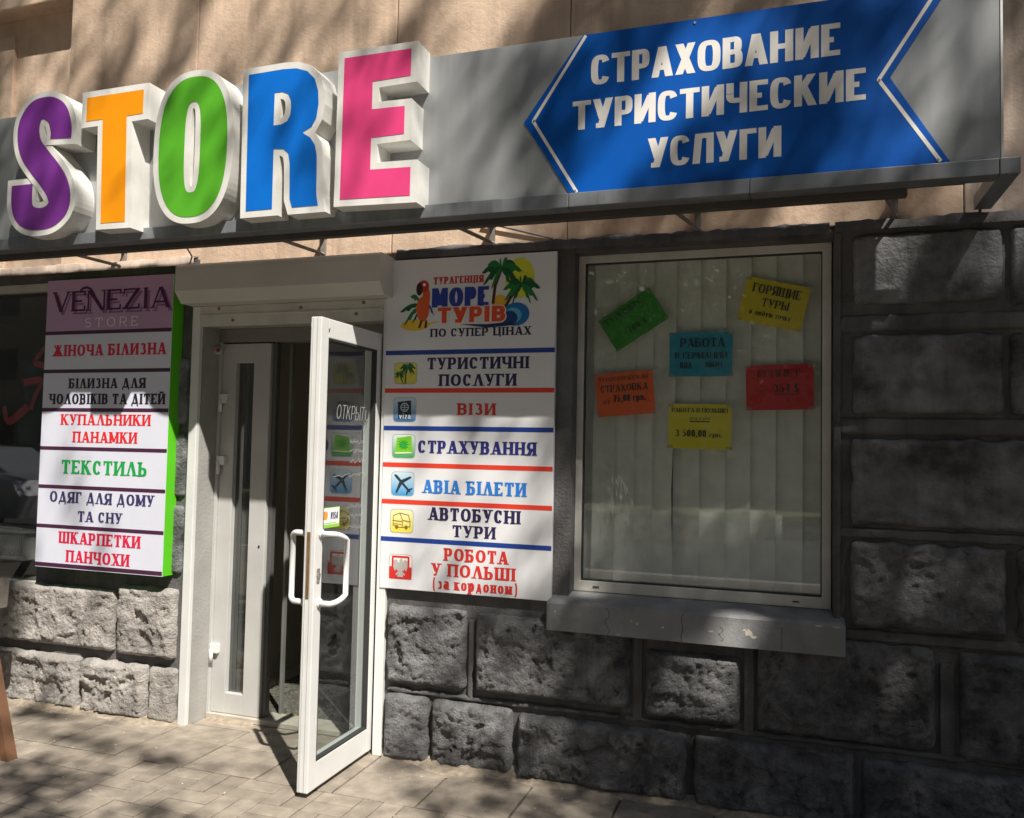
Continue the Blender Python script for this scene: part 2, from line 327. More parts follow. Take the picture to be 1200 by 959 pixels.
g = MB(); g.add([(-150, -150, -.14), (150, -150, -.14), (150, 60, -.14), (-150, 60, -.14)], [(0, 1, 2, 3)])
tag(g.build('ground', mat('ground_soil', (.2, .18, .13), .95, .2, 1)), kind='structure')
g = MB(); g.box(-60, 60, -21, -16, -.13, -.02); tag(g.build('verge', earth), kind='structure')

def tile_mesh(w, d, k):
    b = bmesh.new(); bmesh.ops.create_cube(b, size=1)
    for v in b.verts: v.co = (v.co.x*w, v.co.y*d, v.co.z*.03-.015)
    bmesh.ops.bevel(b, geom=[e for e in b.edges if all(v.co.z > -.01 for v in e.verts)], offset=.003, segments=1, affect='EDGES')
    me = bpy.data.meshes.new('paving_tile'); b.to_mesh(me); b.free(); me.materials.append(pm); return me
j = .006
mA = tile_mesh(.19-j, .095-j, 0); mB = tile_mesh(.095-j, .19-j, 0); mC = tile_mesh(.385-j, .30-j, 0); mD = tile_mesh(.385-j, .2-j, 0)
far = []
rnd = random.Random(3); ntile = 0
def put_tile(me, x, y, near, w, d):
    global ntile
    if near:
        o = bpy.data.objects.new('paving_tile', me); COL.objects.link(o); o.parent = pav
        o.location = (x, y, rnd.uniform(-.0015, .0015)); o.rotation_euler = (rnd.uniform(-.006, .006), rnd.uniform(-.006, .006), rnd.uniform(-.004, .004)); ntile += 1
    else: far.append((x, y, w, d))
fr_u = Vector((rr.x, rr.y, rr.z))
def in_view(x, y):
    d = Vector((x-1.653, y+3.684, -1.483)); z = d.dot(F)
    if z < .3: return False
    px = 600+971*d.dot(rr)/z; py = 479.5-971*d.dot(uu)/z
    return -30 < px < 1230 and py < 985
for i in range(-12, 11):                       # slabs next to the wall
    for (me, y, d) in ((mC, -.35, .30), (mD, -.1, .2)):
        x = .012+.39*i if 0 else -.98+.39*i-.195
        put_tile(me, x, y, in_view(x, y) and -3.2 < x < 2.2, .385, d)
for i in range(-24, 26):
    for k in range(-30, 0):
        x0 = -.235+.19*i; y0 = -.502+.19*k; cx, cy = x0+.095, y0+.095
        near = in_view(cx, cy+.08)
        if (i+k) % 2:
            put_tile(mA, cx, y0+.0475, near, .19, .095); put_tile(mA, cx, y0+.1425, near, .19, .095)
        else:
            put_tile(mB, x0+.0475, cy, near, .095, .19); put_tile(mB, x0+.1425, cy, near, .095, .19)
b = MB()
for x, y, w, d in far: b.box(x-w/2+j/2, x+w/2-j/2, y-d/2+j/2, y+d/2-j/2, -.02, 0)
tag(b.build('paving_tile_field', pm, pav), kind='stuff')
# dirt and sand along the foot of the wall
def dirt(x0, x1, wd, hgt, seed, name='sand_drift', yw=-.03):
    b = MB(); n = int((x1-x0)/.02)+1; rows = 6; vs = []
    for i in range(n):
        x = x0+(x1-x0)*i/(n-1)
        w_ = wd*(.55+.9*max(0, noise.noise(Vector((x*3, seed, 0)))+.4))*min(1, 6*min(i, n-1-i)/n+.25)
        for q in range(rows):
            f = q/(rows-1); y = yw-w_*f
            vs.append((x+.008*noise.noise(Vector((x*30, q, seed))), y, hgt*(1-f)**1.5*(.6+.8*abs(noise.noise(Vector((x*12, q*.7, seed)))))+.0015-.006*(f == 1)))
    fs = [(i*rows+q, i*rows+q+1, (i+1)*rows+q+1, (i+1)*rows+q) for i in range(n-1) for q in range(rows-1)]
    b.add(vs, fs); return tag(b.build(name, mat('sandy_dirt', (.40, .33, .25), .95, .3, 40, .8, 220), pav, True), kind='stuff')
dirt(-3.1, -1.34, .12, .03, 1); dirt(-.2, 2.0, .10, .04, 5); dirt(-1.33, -1.02, .07, .02, 9, yw=.11)

b = MB(); rs_ = random.Random(21)
for _ in range(260):
    x = rs_.uniform(-3.1, 1.9); y = -.03-abs(rs_.gauss(0, .28)); q = rs_.uniform(.0015, .0055)
    if rs_.random() < .25: x, y = rs_.uniform(-3, 1.5), rs_.uniform(-1.2, -.1)
    a = rs_.uniform(0, 3.1); c_, s2 = math.cos(a)*q, math.sin(a)*q
    b.add([(x-c_, y-s2, .0015), (x+s2, y-c_, .0015), (x+c_*1.3, y+s2*1.3, .0015), (x-s2, y+c_, .0015), (x, y, .002+q*.9)], [(0, 1, 4), (1, 2, 4), (2, 3, 4), (3, 0, 4)])
tag(b.build('grit', mat('grit_crumbs', (.42, .36, .27), .95, .5, 60), pav), kind='stuff')
# ------------------------------------------------------------------ building
B = thing('building', 'shop building with pink plaster above and dark rock faced stone base', 'building', (0, 0, 0))
YW = -.03
def wallbox(name, x0, x1, z0, z1, y0=YW, y1=.30, m=dark_wall): return boxobj(name, x0, x1, y0, y1, z0, z1, m, B)
# base wall round the openings
wallbox('base_wall', -2.424, -1.388, 0, 2.40)
wallbox('base_wall', -8, -2.425, 0, .60)
wallbox('base_wall', -8, -1.39, 2.402, 2.47, YW, .3)
wallbox('base_wall', -.195, .705, 0, 2.42)
wallbox('base_wall', .707, 1.815, 0, .80)
wallbox('base_wall', .707, 1.815, 2.385, 2.42)
wallbox('base_wall', 1.817, 9, 0, 2.42)
wallbox('base_wall', -1.388, -.195, 2.21, 2.40, YW, .3)
# plaster blocks of the upper wall, vertical joints between them
zb = 2.44
for (xa, xb, y0, m) in ((-2.37, -1.463, 0, plaster), (-1.460, -.242, 0.003, plaster), (-.236, .662, .0, plaster), (.665, 2.303, 0.004, plaster), (2.306, 4.4, 0.0, plaster2), (4.41, 9, 0, plaster2)):
    boxobj('plaster_block', xa, xb, y0-.012, .3, zb, 6.2, m, B, bev=.006)
boxobj('plaster_wall', -2.376, 9, .012, .30, zb-.015, 6.2, plaster2, B)
boxobj('plaster_wall', -8, -2.378, .11, .30, zb-.015, 6.2, plaster, B)
# niche at the far left: the wall steps back under a lintel
boxobj('lintel', -8, -2.38, -.02, .112, 4.085, 4.4, plaster, B, bev=.008)
boxobj('pilaster', -8, -2.93, .085, .112, 2.475, 3.98, plaster, B, bev=.004)
# ragged dirty ledge where the base meets the plaster
def ledge(x0, x1, z, seed, yt=-.05, th=.035, m=None):
    b = MB(); n = int((x1-x0)/.025)+1; vs = []
    for i in range(n):
        x = x0+(x1-x0)*i/(n-1); k = noise.noise(Vector((x*5, seed, 0)))*.016+noise.noise(Vector((x*25, seed, 3)))*.008
        vs += [(x, yt+k*.4, z-.01), (x, yt+k*.5, z+th+k), (x, -.011, z+th+.012+k)]
    b.add(vs, [(i*3+q, i*3+q+1, i*3+q+4, i*3+q+3) for i in range(n-1) for q in range(2)]); return b.build('ledge', m or dark_wall, B, True)
boxobj('door_step', -1.334, -.206, .0, .099, -.03, .0, pm, B)
ledge(-8, -1.40, 2.445, 2, m=plaster2); ledge(-.19, 1.80, 2.41, 5); ledge(1.82, 9, 2.41, 8, -.075, .03)

def sstep(a, b_, x): t_ = max(0, min(1, (x-a)/(b_-a))); return t_*t_*(3-2*t_)
def stone(x0, x1, z0, z1, seed, m, amp=.035, y0=-.034, proud=.030, margin=.02, name='stone', chip=1.0):
    nx = max(8, int((x1-x0)/.0095)); nz = max(8, int((z1-z0)/.0095)); b = MB(); vs = []
    for q in range(nz+1):
        for i in range(nx+1):
            u, v = i/nx, q/nz; x = x0+(x1-x0)*u; z = z0+(z1-z0)*v
            dx = min(x-x0, x1-x); dz = min(z-z0, z1-z); d = min(dx, dz)
            P = Vector((x*3.1, z*3.1, seed*3.7))
            bul = min(1, max(0, d-.004)/.020); bul = bul*bul*(3-2*bul)
            low = noise.fractal(P*1.0, 1.0, 2.0, 3)*.42; mid = noise.fractal(P*4.0, .8, 2.2, 4)*.16
            P2 = P+Vector((noise.noise(P*2), 0, noise.noise(P*2+Vector((9, 9, 9)))))*.5
            c1 = noise.fractal(P2*1.5+Vector((3, 0, 7)), .9, 2.1, 4); c2 = noise.fractal(P2*2.6+Vector((13, 5, 1)), .9, 2.1, 3)
            dent = sstep(.22, .255, c1)*.38+sstep(.30, .33, c2)*.22-sstep(.30, .34, -c2)*.18
            fine = noise.fractal(P*22, .5, 2.2, 3)*.0075
            y = y0-proud*min(1, d/.008+.35)-amp*bul*(.62+low+mid-dent)-fine*min(1, d/.02)*(amp/.035)
            ex = noise.noise(Vector((z*14, seed, 1 if u < .5 else 2)))*.010*chip; ez = noise.noise(Vector((x*14, seed, 3 if v < .5 else 4)))*.010*chip
            k = max(0, 1-dx/.03); k2 = max(0, 1-dz/.03)
            cor = max(0, .02-math.hypot(dx, dz))*.25
            vs.append((x+ex*k+(cor if u < .5 else -cor), y, z+ez*k2+(cor if v < .5 else -cor)))
    W_ = nx+1; fs = [(q*W_+i, q*W_+i+1, (q+1)*W_+i+1, (q+1)*W_+i) for q in range(nz) for i in range(nx)]
    ring = [i for i in range(W_)]+[q*W_+nx for q in range(1, nz+1)]+[nz*W_+i for i in range(nx-1, -1, -1)]+[q*W_ for q in range(nz-1, 0, -1)]
    k = len(vs)
    for r_ in ring: x, y, z = vs[r_]; vs.append((x, y0+.01, z))
    n = len(ring)
    for i in range(n): fs.append((ring[i], ring[(i+1) % n], k+(i+1) % n, k+i))
    b.add(vs, fs); o = b.build(name, m, B)
    for p in o.data.polygons: p.use_smooth = True
    return o
sd_ = 1
for (x0, x1, z0, z1, m, a) in [
    (-2.72, -1.835, .335, .665, light_stone, .04), (-1.808, -1.43, .33, .70, light_stone, .045), (-3.7, -2.75, .335, .59, light_stone, .04),
    (-2.80, -2.055, .0, .285, light_stone, .05), (-2.035, -1.60, .0, .285, light_stone, .055), (-1.583, -1.41, .0, .285, light_stone, .03), (-3.7, -2.83, 0, .285, light_stone, .04),
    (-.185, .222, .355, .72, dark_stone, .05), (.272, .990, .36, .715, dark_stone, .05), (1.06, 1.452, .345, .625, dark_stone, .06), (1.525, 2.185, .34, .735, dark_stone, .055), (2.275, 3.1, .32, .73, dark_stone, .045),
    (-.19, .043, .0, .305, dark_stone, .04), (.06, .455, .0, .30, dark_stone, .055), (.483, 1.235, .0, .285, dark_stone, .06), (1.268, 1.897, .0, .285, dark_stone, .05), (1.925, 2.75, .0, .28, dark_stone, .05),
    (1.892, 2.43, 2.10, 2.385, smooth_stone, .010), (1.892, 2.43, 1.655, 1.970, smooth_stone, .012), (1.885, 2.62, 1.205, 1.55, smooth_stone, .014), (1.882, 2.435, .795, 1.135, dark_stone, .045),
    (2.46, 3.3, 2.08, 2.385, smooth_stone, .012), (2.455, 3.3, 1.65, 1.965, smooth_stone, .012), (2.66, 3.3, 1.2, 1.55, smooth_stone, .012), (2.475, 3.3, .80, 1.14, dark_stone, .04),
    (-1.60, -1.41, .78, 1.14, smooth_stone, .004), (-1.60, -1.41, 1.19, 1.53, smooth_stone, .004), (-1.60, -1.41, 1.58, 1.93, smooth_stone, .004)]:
    stone(x0, x1, z0, z1, sd_, m, a*.75, proud=.022 if a > .02 else .012+a); sd_ += 1
# flat bands cut between the courses on the right pier, jamb strip beside the window
for z0, z1 in ((1.985, 2.055), (1.565, 1.635), (1.15, 1.19), (.742, .785)):
    stone(1.835, 3.3, z0, z1, sd_, dark_wall, .002, proud=.012, name='band', chip=.5); sd_ += 1
boxobj('jamb_strip', 1.818, 1.845, -.045, -.028, .80, 2.40, dark_wall, B, bev=.004)
for x0, x1 in ((1.005, 1.045), (.235, .258), (1.47, 1.51), (2.205, 2.255)): boxobj('joint_strip', x0, x1, -.048, -.028, .325, .68, dark_wall, B, bev=.006)
for x0, x1 in ((-.185, .95), (.97, 2.9)): stone(x0, x1, .308, .332, sd_, dark_wall, .003, proud=.014, name='band'); sd_ += 1

# window sill
sillm = mat('grey_painted_sill', (.27, .27, .27), .7, .12, 6, .25, 90, col2=(.19, .19, .195), patch=4)
b = MB(); prof = [(-.105, .682), (-.105, .800), (-.095, .812), (.02, .835), (.10, .838), (.10, .70), (-.03, .682)]
xs = (.625, .64, 1.845, 1.86); vs = []
for x in xs:
    ins = .006 if x in (xs[0], xs[-1]) else 0
    for y, z in prof: vs.append((x, y+ins, z-ins*(z > .75)))
n = len(prof); fs = [(i*n+k, i*n+(k+1) % n, (i+1)*n+(k+1) % n, (i+1)*n+k) for i in range(3) for k in range(n)]+[tuple(range(n)), tuple(3*n+k for k in range(n))[::-1]]
b.add(vs, fs); sill = b.build('window_sill', sillm, B)
b = MB(); chipm = mat('bare_plaster_chip', (.62, .56, .47), .9, .1, 30)
rc = random.Random(4)
def blob(b, x, z, rx, rz, y, n=9):
    ps = [(x+rx*math.cos(a)*rc.uniform(.5, 1.1), z+rz*math.sin(a)*rc.uniform(.5, 1.1)) for a in [2*math.pi*i/n for i in range(n)]]
    k = len(b.v); b.add([(p[0], y, p[1]) for p in ps], [tuple(range(n))])
for (x, z, rx, rz, n) in ((1.49, .745, .022, .016, 12), (1.51, .73, .014, .008, 9), (1.475, .755, .012, .006, 9), (1.14, .737, .008, .007, 7), (1.34, .738, .016, .004, 7), (1.03, .742, .008, .008, 7), (1.005, .752, .004, .005, 6), (1.76, .797, .025, .004, 8), (1.83, .798, .02, .003, 8), (.95, .69, .016, .002, 7), (.665, .765, .003, .006, 6)):
    blob(b, x, z, rx, rz, -.1057, n)
b.build('paint_chip', chipm, sill)
b = MB()
for x, z0, z1, k in ((.90, .684, .80, .012), (1.22, .684, .80, -.004), (1.38, .70, .76, .01), (1.62, .69, .78, 0)):
    for q in range(6):
        za = z0+(z1-z0)*q/6; zb_ = z0+(z1-z0)*(q+1)/6; xa = x+k*math.sin(q*1.7); xb = x+k*math.sin((q+1)*1.7)
        b.add([(xa-.0012, -.1055, za), (xa+.0012, -.1055, za), (xb+.0012, -.1055, zb_), (xb-.0012, -.1055, zb_)], [(0, 1, 2, 3)])
b.build('crack', rubber, sill)

# main window
def frame(name, x0, x1, z0, z1, y0, y1, l_, r_, b_, t_, m, parent, bev=.003):
    b = MB()
    b.box(x0, x0+l_, y0, y1, z0, z1, None, bev); b.box(x1-r_, x1, y0, y1, z0, z1, None, bev)
    b.box(x0+l_-.001, x1-r_+.001, y0+.001, y1-.001, z0, z0+b_, None, bev); b.box(x0+l_-.001, x1-r_+.001, y0+.001, y1-.001, z1-t_, z1, None, bev)
    return b.build(name, m, parent)
wf = frame('window', .709, 1.812, .838, 2.385, .045, .105, .030, .036, .047, .034, old_white, B)
b = MB(); b.add([(.735, .088, .88), (1.78, .088, .88), (1.78, .088, 2.355), (.735, .088, 2.355)], [(0, 1, 2, 3)])
b.build('pane', glass('window_glass', (.97, .98, .97, 1), 2.0, .03), wf)
b = MB()
for x in (.80, 1.66): b.box(x, x+.028, .0425, .0445, .858, .864)
b.build('drain_slot', rubber, wf)
b = MB(); b.box(.739, .743, .06, .087, .885, 2.351); b.box(1.772, 1.776, .06, .087, .885, 2.351); b.box(.743, 1.772, .06, .087, .885, .889); b.box(.743, 1.772, .06, .087, 2.347, 2.351)
b.build('seal', rubber, wf)
boxobj('reveal', .700, .7085, -.028, .1, .84, 2.384, dark_wall, B); 
b = MB(); rq = random.Random(31)  # pale streaks painted on the pane in place of bright street reflections
def glint_streak(x, z, L, a, w):
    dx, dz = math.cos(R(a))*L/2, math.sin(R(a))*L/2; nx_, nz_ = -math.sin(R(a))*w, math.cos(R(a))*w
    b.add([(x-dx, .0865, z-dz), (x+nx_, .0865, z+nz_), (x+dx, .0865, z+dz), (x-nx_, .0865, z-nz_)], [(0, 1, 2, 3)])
for _ in range(46): glint_streak(rq.gauss(.93, .035), rq.gauss(1.22, .10), rq.uniform(.02, .09), rq.gauss(97, 9), rq.uniform(.0008, .002))
for _ in range(30): glint_streak(rq.gauss(.88, .05), rq.gauss(1.36, .04), rq.uniform(.015, .05), rq.gauss(120, 18), rq.uniform(.0008, .0018))
for k in range(3): glint_streak(.955+k*.012, 1.445, .10, -48, .0016)
for k in range(4): glint_streak(1.52+.006*k, 1.53, .16, 91, .0008); glint_streak(1.60+.007*k, 1.54, .14, 91, .0008)
for k in range(3): glint_streak(1.38, 1.483-.008*k, .36, -2, .0008)
b.build('glint_streak', mat('painted_glint', (.62, .60, .54), .7, .2, 20), wf)
# shop window at the far left
wl = frame('window', -5.6, -2.425, .61, 2.40, .03, .09, .04, .014, .04, .045, old_white, B)
b = MB(); b.add([(-5.57, .06, .64), (-2.435, .06, .64), (-2.435, .06, 2.36), (-5.57, .06, 2.36)], [(0, 1, 2, 3)])
b.build('pane', glass('shop_glass', (.85, .87, .85, 1), 1.9, .015), wl)
# rooms behind
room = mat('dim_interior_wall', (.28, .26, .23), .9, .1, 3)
def roomshell(name, x0, x1, y0, y1, z0, z1, m):
    b = MB()
    b.add([(x0, y0, z0), (x1, y0, z0), (x1, y1, z0), (x0, y1, z0), (x0, y0, z1), (x1, y0, z1), (x1, y1, z1), (x0, y1, z1)],
          [(0, 3, 2, 1), (4, 5, 6, 7), (1, 2, 6, 5), (2, 3, 7, 6), (3, 0, 4, 7)])
    return b.build(name, m, B)
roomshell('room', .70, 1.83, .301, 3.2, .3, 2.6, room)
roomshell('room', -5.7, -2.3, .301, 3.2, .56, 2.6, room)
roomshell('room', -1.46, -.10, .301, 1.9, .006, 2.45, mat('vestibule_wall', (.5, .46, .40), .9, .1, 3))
# door jambs through the wall thickness
jm = mat('jamb_render', (.36, .35, .33), .8, .1, 6, .3, 60)
boxobj('jamb', -1.40, -1.336, -.025, .30, 0, 2.12, jm, B)
boxobj('jamb', -.205, -.19, -.025, .30, 0, 2.12, jm, B)
boxobj('jamb_head', -1.336, -.205, .0, .30, 2.105, 2.205, jm, B)

# ------------------------------------------------------------------ vertical blind
bl = thing('vertical_blind', 'grey fabric vertical blind hanging behind the notices in the window', 'blind', (1.26, .16, 2.35))
blm = mat('blind_fabric', (.70, .73, .67), .85, .08, 12, .1, 300)
xsl = [.70, .755, .861, .952, 1.035, 1.138, 1.248, 1.36, 1.469, 1.576, 1.688, 1.785, 1.86]
for i in range(len(xsl)-1):
    xa, xb = xsl[i], xsl[i+1]+.012; b = MB(); n = 5; q = 10; vs = []
    for k in range(q+1):
        z = 2.37-(2.37-.85)*k/q
        for p in range(n+1):
            u = p/n; x = xa+(xb-xa)*u; f = k/q
            if i == 4: x -= .016*max(0, 1-abs(f-.72)*3)*u
            y = .155+.012*math.sin(u*math.pi)-.016*u+.02*(i == 5)*(u < .4)*f+.003*math.sin(f*5+i)
            vs.append((x, y, z))
    b.add(vs, [(k*(n+1)+p, k*(n+1)+p+1, (k+1)*(n+1)+p+1, (k+1)*(n+1)+p) for k in range(q) for p in range(n)])
    b.build('slat', blm, bl, True)
boxobj('head_rail', .70, 1.83, .13, .175, 2.372, 2.40, grey_pvc, bl)

# ------------------------------------------------------------------ paper notices on the window
NY = .0950
tape = glass('clear_tape', (.85, .85, .8, 1), 1.0, .25)
def notice(pts, colr, label, lines):
    """pts: TL TR BR BL on the glass; lines: text, u0,u1 (0..1 across), v0,v1 (from the top), options"""
    TL, TR, BR, BL = [Vector(p) for p in pts]
    c = (TL+TR+BR+BL)/4; w = ((TR-TL).length+(BR-BL).length)/2; h = ((TL-BL).length+(TR-BR).length)/2
    ax = ((TR-TL)+(BR-BL)).normalized(); az = Vector((-ax.y, ax.x))
    o = thing('notice', label, 'paper notice', (c.x, NY, c.y), 'coloured paper notices in the window')
    f = lambda u, v: tuple(c+ax*((u-.5)*w)+az*((.5-v)*h))
    b = MB(); n = 8; vs = []
    for q in range(n+1):
        for i in range(n+1):
            x, z = f(i/n, q/n); cu = .0025*math.sin(i/n*3+q*.3)+.012*max(0, (i+q)/(2*n)-.86)*(len(lines) % 2)*5
            vs.append((x, NY+abs(cu), z))
    fr_ = [(q*(n+1)+i, q*(n+1)+i+1, (q+1)*(n+1)+i+1, (q+1)*(n+1)+i) for q in range(n) for i in range(n)]
    b.add(vs, fr_); b.build('sheet', mat('paper_'+colr.strip('#'), colr, .8, .05, 9), o, True)
    b = MB()
    for (u, v) in ((.03, .04), (.97, .04), (.03, .96), (.97, .96)):
        q = [f(u-.05, v-.03), f(u+.05, v-.035), f(u+.05, v+.03), f(u-.05, v+.035)]; b = MB(); b.add([(x, NY-.0012, z) for x, z in q], [(0, 1, 2, 3)]); b.build('tape', tape, o)
    blk = ink('#15120f')
    for L in lines:
        t_, u0, u1, v0, v1 = L[:5]; k = dict(T=.17, t=.07, serif=True, gap=.14, sl=.07)
        if len(L) > 5: k.update(L[5])
        ul = k.pop('under', False)
        text(t_, u0*w, u1*w, -v1*h, -v0*h, blk, o, plane_y(NY), base=.0038, rot=lambda x, z: tuple(c+ax*(x-.5*w)+az*(.5*h+z)), **k)
        if ul:
            b = flat('underline', [([f(u0, v1+.03), f(u1, v1+.03), f(u1, v1+.05), f(u0, v1+.05)], 0)], o, plane_y(NY), .0012); b.build('underline', blk, o)
    return o
notice([(.792, 2.086), (1.029, 2.235), (1.122, 2.092), (.887, 1.94)], '#2f8f2a', 'green paper notice tilted steeply, upper left of the window', [('ТУРЦИЯ С', .07, .80, .10, .26), ('700 $', .34, .68, .62, .78)])
notice([(1.463, 2.267), (1.732, 2.202), (1.688, 2.010), (1.424, 2.075)], '#d6c62c', 'yellow paper notice in the upper right corner, tilted clockwise', [('ГОРЯЩИЕ', .13, .88, .12, .32), ('ТУРЫ', .32, .74, .42, .60), ('в любую точку', .17, .82, .70, .82)])
notice([(1.125, 2.022), (1.403, 2.022), (1.404, 1.821), (1.127, 1.823)], '#1f93ad', 'blue paper notice in the middle of the window', [('РАБОТА', .18, .88, .14, .34), ('В ГЕРМАНИИ', .10, .92, .46, .60), ('КОЛ', .18, .36, .68, .82), ('ЮЮН', .58, .84, .68, .80)])
notice([(.784, 1.834), (1.052, 1.857), (1.066, 1.655), (.795, 1.635)], '#e8641f', 'orange paper notice at the lower left of the window', [('ТУРИСТИЧЕСКАЯ', .06, .92, .10, .19, dict(T=.2)), ('СТРАХОВКА', .09, .90, .28, .44), ('от', .12, .24, .60, .72), ('75,00 грн.', .30, .85, .52, .68, dict(T=.22))])
notice([(1.128, 1.699), (1.405, 1.696), (1.399, 1.494), (1.123, 1.499)], '#d9d03a', 'yellow paper notice hanging straight, lowest in the window', [('РАБОТА В ПОЛЬШЕ!', .05, .94, .09, .19, dict(T=.2)), ('под ключ', .34, .66, .28, .35, dict(T=.15, under=True, slant=.2)), ('3 500,00', .12, .61, .58, .73, dict(T=.2)), ('грн.', .66, .86, .63, .73, dict(T=.22))])
notice([(1.462, 1.868), (1.744, 1.873), (1.745, 1.675), (1.463, 1.670)], '#c4202a', 'red paper notice at the right edge of the window', [('ЕГИПЕТ', .18, .80, .12, .27), ('от', .18, .32, .50, .62), ('354 $', .42, .78, .43, .62, dict(under=True))])

# ------------------------------------------------------------------ roller shutter box and door surround
rs = thing('roller_shutter', 'beige roller shutter box above the open door with white side rails', 'roller shutter', (-.78, -.03, 2.2))
cream = mat('cream_shutter_box', (.56, .545, .51), .45, .06, 4)
b = MB(); pf = [(-.03, 2.403), (-.185, 2.403), (-.20, 2.39), (-.20, 2.262), (-.150, 2.205), (-.03, 2.205)]
b.add([(x, y, z) for x in (-1.386, -.198) for y, z in pf], [(k, (k+1) % 6, 6+(k+1) % 6, 6+k) for k in range(6)]+[(5, 4, 3, 2, 1, 0), (6, 7, 8, 9, 10, 11)])
b.build('box', cream, rs)
boxobj('lid_seam', -1.384, -.198, -.2015, -.199, 2.372, 2.375, grey_pvc, rs)
boxobj('guide_rail', -1.388, -1.337, -.055, -.028, 0, 2.2045, white_alu, rs, bev=.004)
boxobj('guide_rail', -.247, -.200, -.055, -.028, 0, 2.2045, white_alu, rs, bev=.004)
hd = boxobj('head_bar', -1.336, -.248, -.054, -.028, 2.098, 2.2043, old_white, rs, bev=.003)
boxobj('head_bar_lip', -1.336, -.248, -.066, -.0545, 2.15, 2.158, old_white, hd)
rust = mat('rust_spot', (.25, .13, .06), .9, .3, 60)
b = MB()
for x, z in ((-1.22, 2.19), (-1.13, 2.125), (-.72, 2.178), (-.36, 2.19), (-.40, 2.135)): b.tube([(x, -.054, z), (x, -.060, z)], .008, n=8)
b.build('screw_head', rust, hd)

# ------------------------------------------------------------------ closed narrow door leaf
leaf_grey = mat('grey_white_pvc', (.50, .495, .475), .42, .08, 5)
nd = thing('narrow_door', 'narrow closed grey door leaf with a slim glass strip', 'door', (-1.17, .12, 0))
frame('frame', -1.318, -1.012, .03, 2.025, .12, .18, .088, .105, .108, .105, leaf_grey, nd, .004)
b = MB(); b.add([(-1.232, .15, .13), (-1.115, .15, .13), (-1.115, .15, 1.93), (-1.232, .15, 1.93)], [(0, 1, 2, 3)])
b.build('pane', glass('strip_glass', (.35, .38, .37, 1), 2.0, .05), nd)
boxobj('glazing_bead', -1.185, -1.172, .155, .17, .14, 1.92, grey_pvc, nd)
for z in (1.70, 1.36, .345):
    h_ = boxobj('hinge', -1.325, -1.272, .098, .122, z, z+.05, white_alu, nd, bev=.006)
    b = MB(); b.tube([(-1.312, .10, z-.05), (-1.312, .10, z+.02)], .011, n=10); b.build('pin', white_alu, h_, True)
b = MB(); b.tube([(-1.045, .1195, .93), (-1.045, .116, .93)], .006, n=8); b.build('lock_hole', rubber, nd)
df = thing('door_frame', 'grey inner door frame and lintel inside the entrance', 'door frame', (-.8, .12, 0))
boxobj('side_post', -1.336, -1.3185, .105, .19, 0, 2.04, leaf_grey, df, bev=.003)
boxobj('head', -1.335, -.206, .10, .20, 2.032, 2.104, mat('dark_grey_lintel', (.22, .215, .20), .5, .1, 5), df, bev=.003)
boxobj('centre_post', -1.009, -.985, .14, .175, .03, 2.03, mat('dark_seal_post', (.10, .10, .095), .5), df, bev=.003)
boxobj('inner_post', -.958, -.944, .22, .25, .01, 2.03, mat('grey_inner_post', (.22, .215, .2), .5), df, bev=.003)
boxobj('threshold', -1.335, -.206, .10, .24, 0.0, .028, mat('threshold_stone', (.45, .41, .34), .85, .15, 12, .3, 80), df, bev=.004)
# small bell / camera high on the frame
bl2 = thing('alarm_sensor', 'small round sensor with a red lens above the narrow door', 'sensor', (-1.32, .09, 1.99))
b = MB(); b.tube([(-1.335, .10, 1.985), (-1.315, .07, 1.985)], .022, n=12); b.build('housing', grey_pvc, bl2, True)
b = MB(); b.tube([(-1.3155, .069, 1.985), (-1.302, .052, 1.978)], [.012, .008], n=12); b.build('lens', mat('red_lens', (.30, .05, .06), .3), bl2, True)

# doormat inside
dm = MB(); dm.box(-1.30, -.30, .26, 1.1, .012, .022)
rm = random.Random(5)
for i in range(50):
    for k in range(42):
        x = -1.29+i*.0198; y = .27+k*.0195; dm.box(x, x+.012, y, y+.010, .022, .022+rm.uniform(.003, .007))
tag(dm.build('doormat', mat('doormat_rubber', (.16, .15, .12), .9, .5, 50)), 'dark knobbly doormat on the floor just inside the open door', 'doormat')

# ------------------------------------------------------------------ open glass door
XD = -.257; YH, YF = -.045, -.60; TK = .068
gd = thing('glass_door', 'white framed glass door standing open towards the street', 'door', (XD, YH, 0))
b = MB(); x0, x1 = XD-TK, XD
z0, z1 = .022, 2.032
b.box(x0+.016, x1, YF, YF+.062, z0, z1, None, .004); b.box(x0, x1, YH-.045, YH, z0, z1, None, .004)
b.box(x0+.001, x1-.001, YF+.061, YH-.044, z0, z0+.112, None, .004); b.box(x0+.001, x1-.001, YF+.061, YH-.044, z1-.085, z1, None, .004)
b.build('frame', white_alu, gd)
b = MB(); b.box(x0+.026, x0+.029, YF-.0012, YF+.004, z0+.004, z1-.004); b.box(x0+.047, x0+.051, YF-.0012, YF+.004, z0+.004, z1-.004)
b.build('edge_groove', grey_pvc, gd)
b = MB(); b.box(x0-.004, x0+.0155, YF+.030, YF+.058, z0+.01, z1-.02, None, .002); b.build('rebate_strip', white_alu, gd)
boxobj('latch_plate', x0+.030, x0+.045, YF-.0025, YF+.002, .83, 1.11, mat('brass_latch', (.30, .19, .09), .5, .3, 30, metal=.5), gd)
b = MB(); xg = XD-.03; b.add([(xg, YF+.06, .13), (xg, YH-.04, .13), (xg, YH-.04, 1.95), (xg, YF+.06, 1.95)], [(0, 1, 2, 3)])
b.build('pane', glass('door_glass', (.80, .85, .84, 1), 1.9, .02), gd)
b = MB()
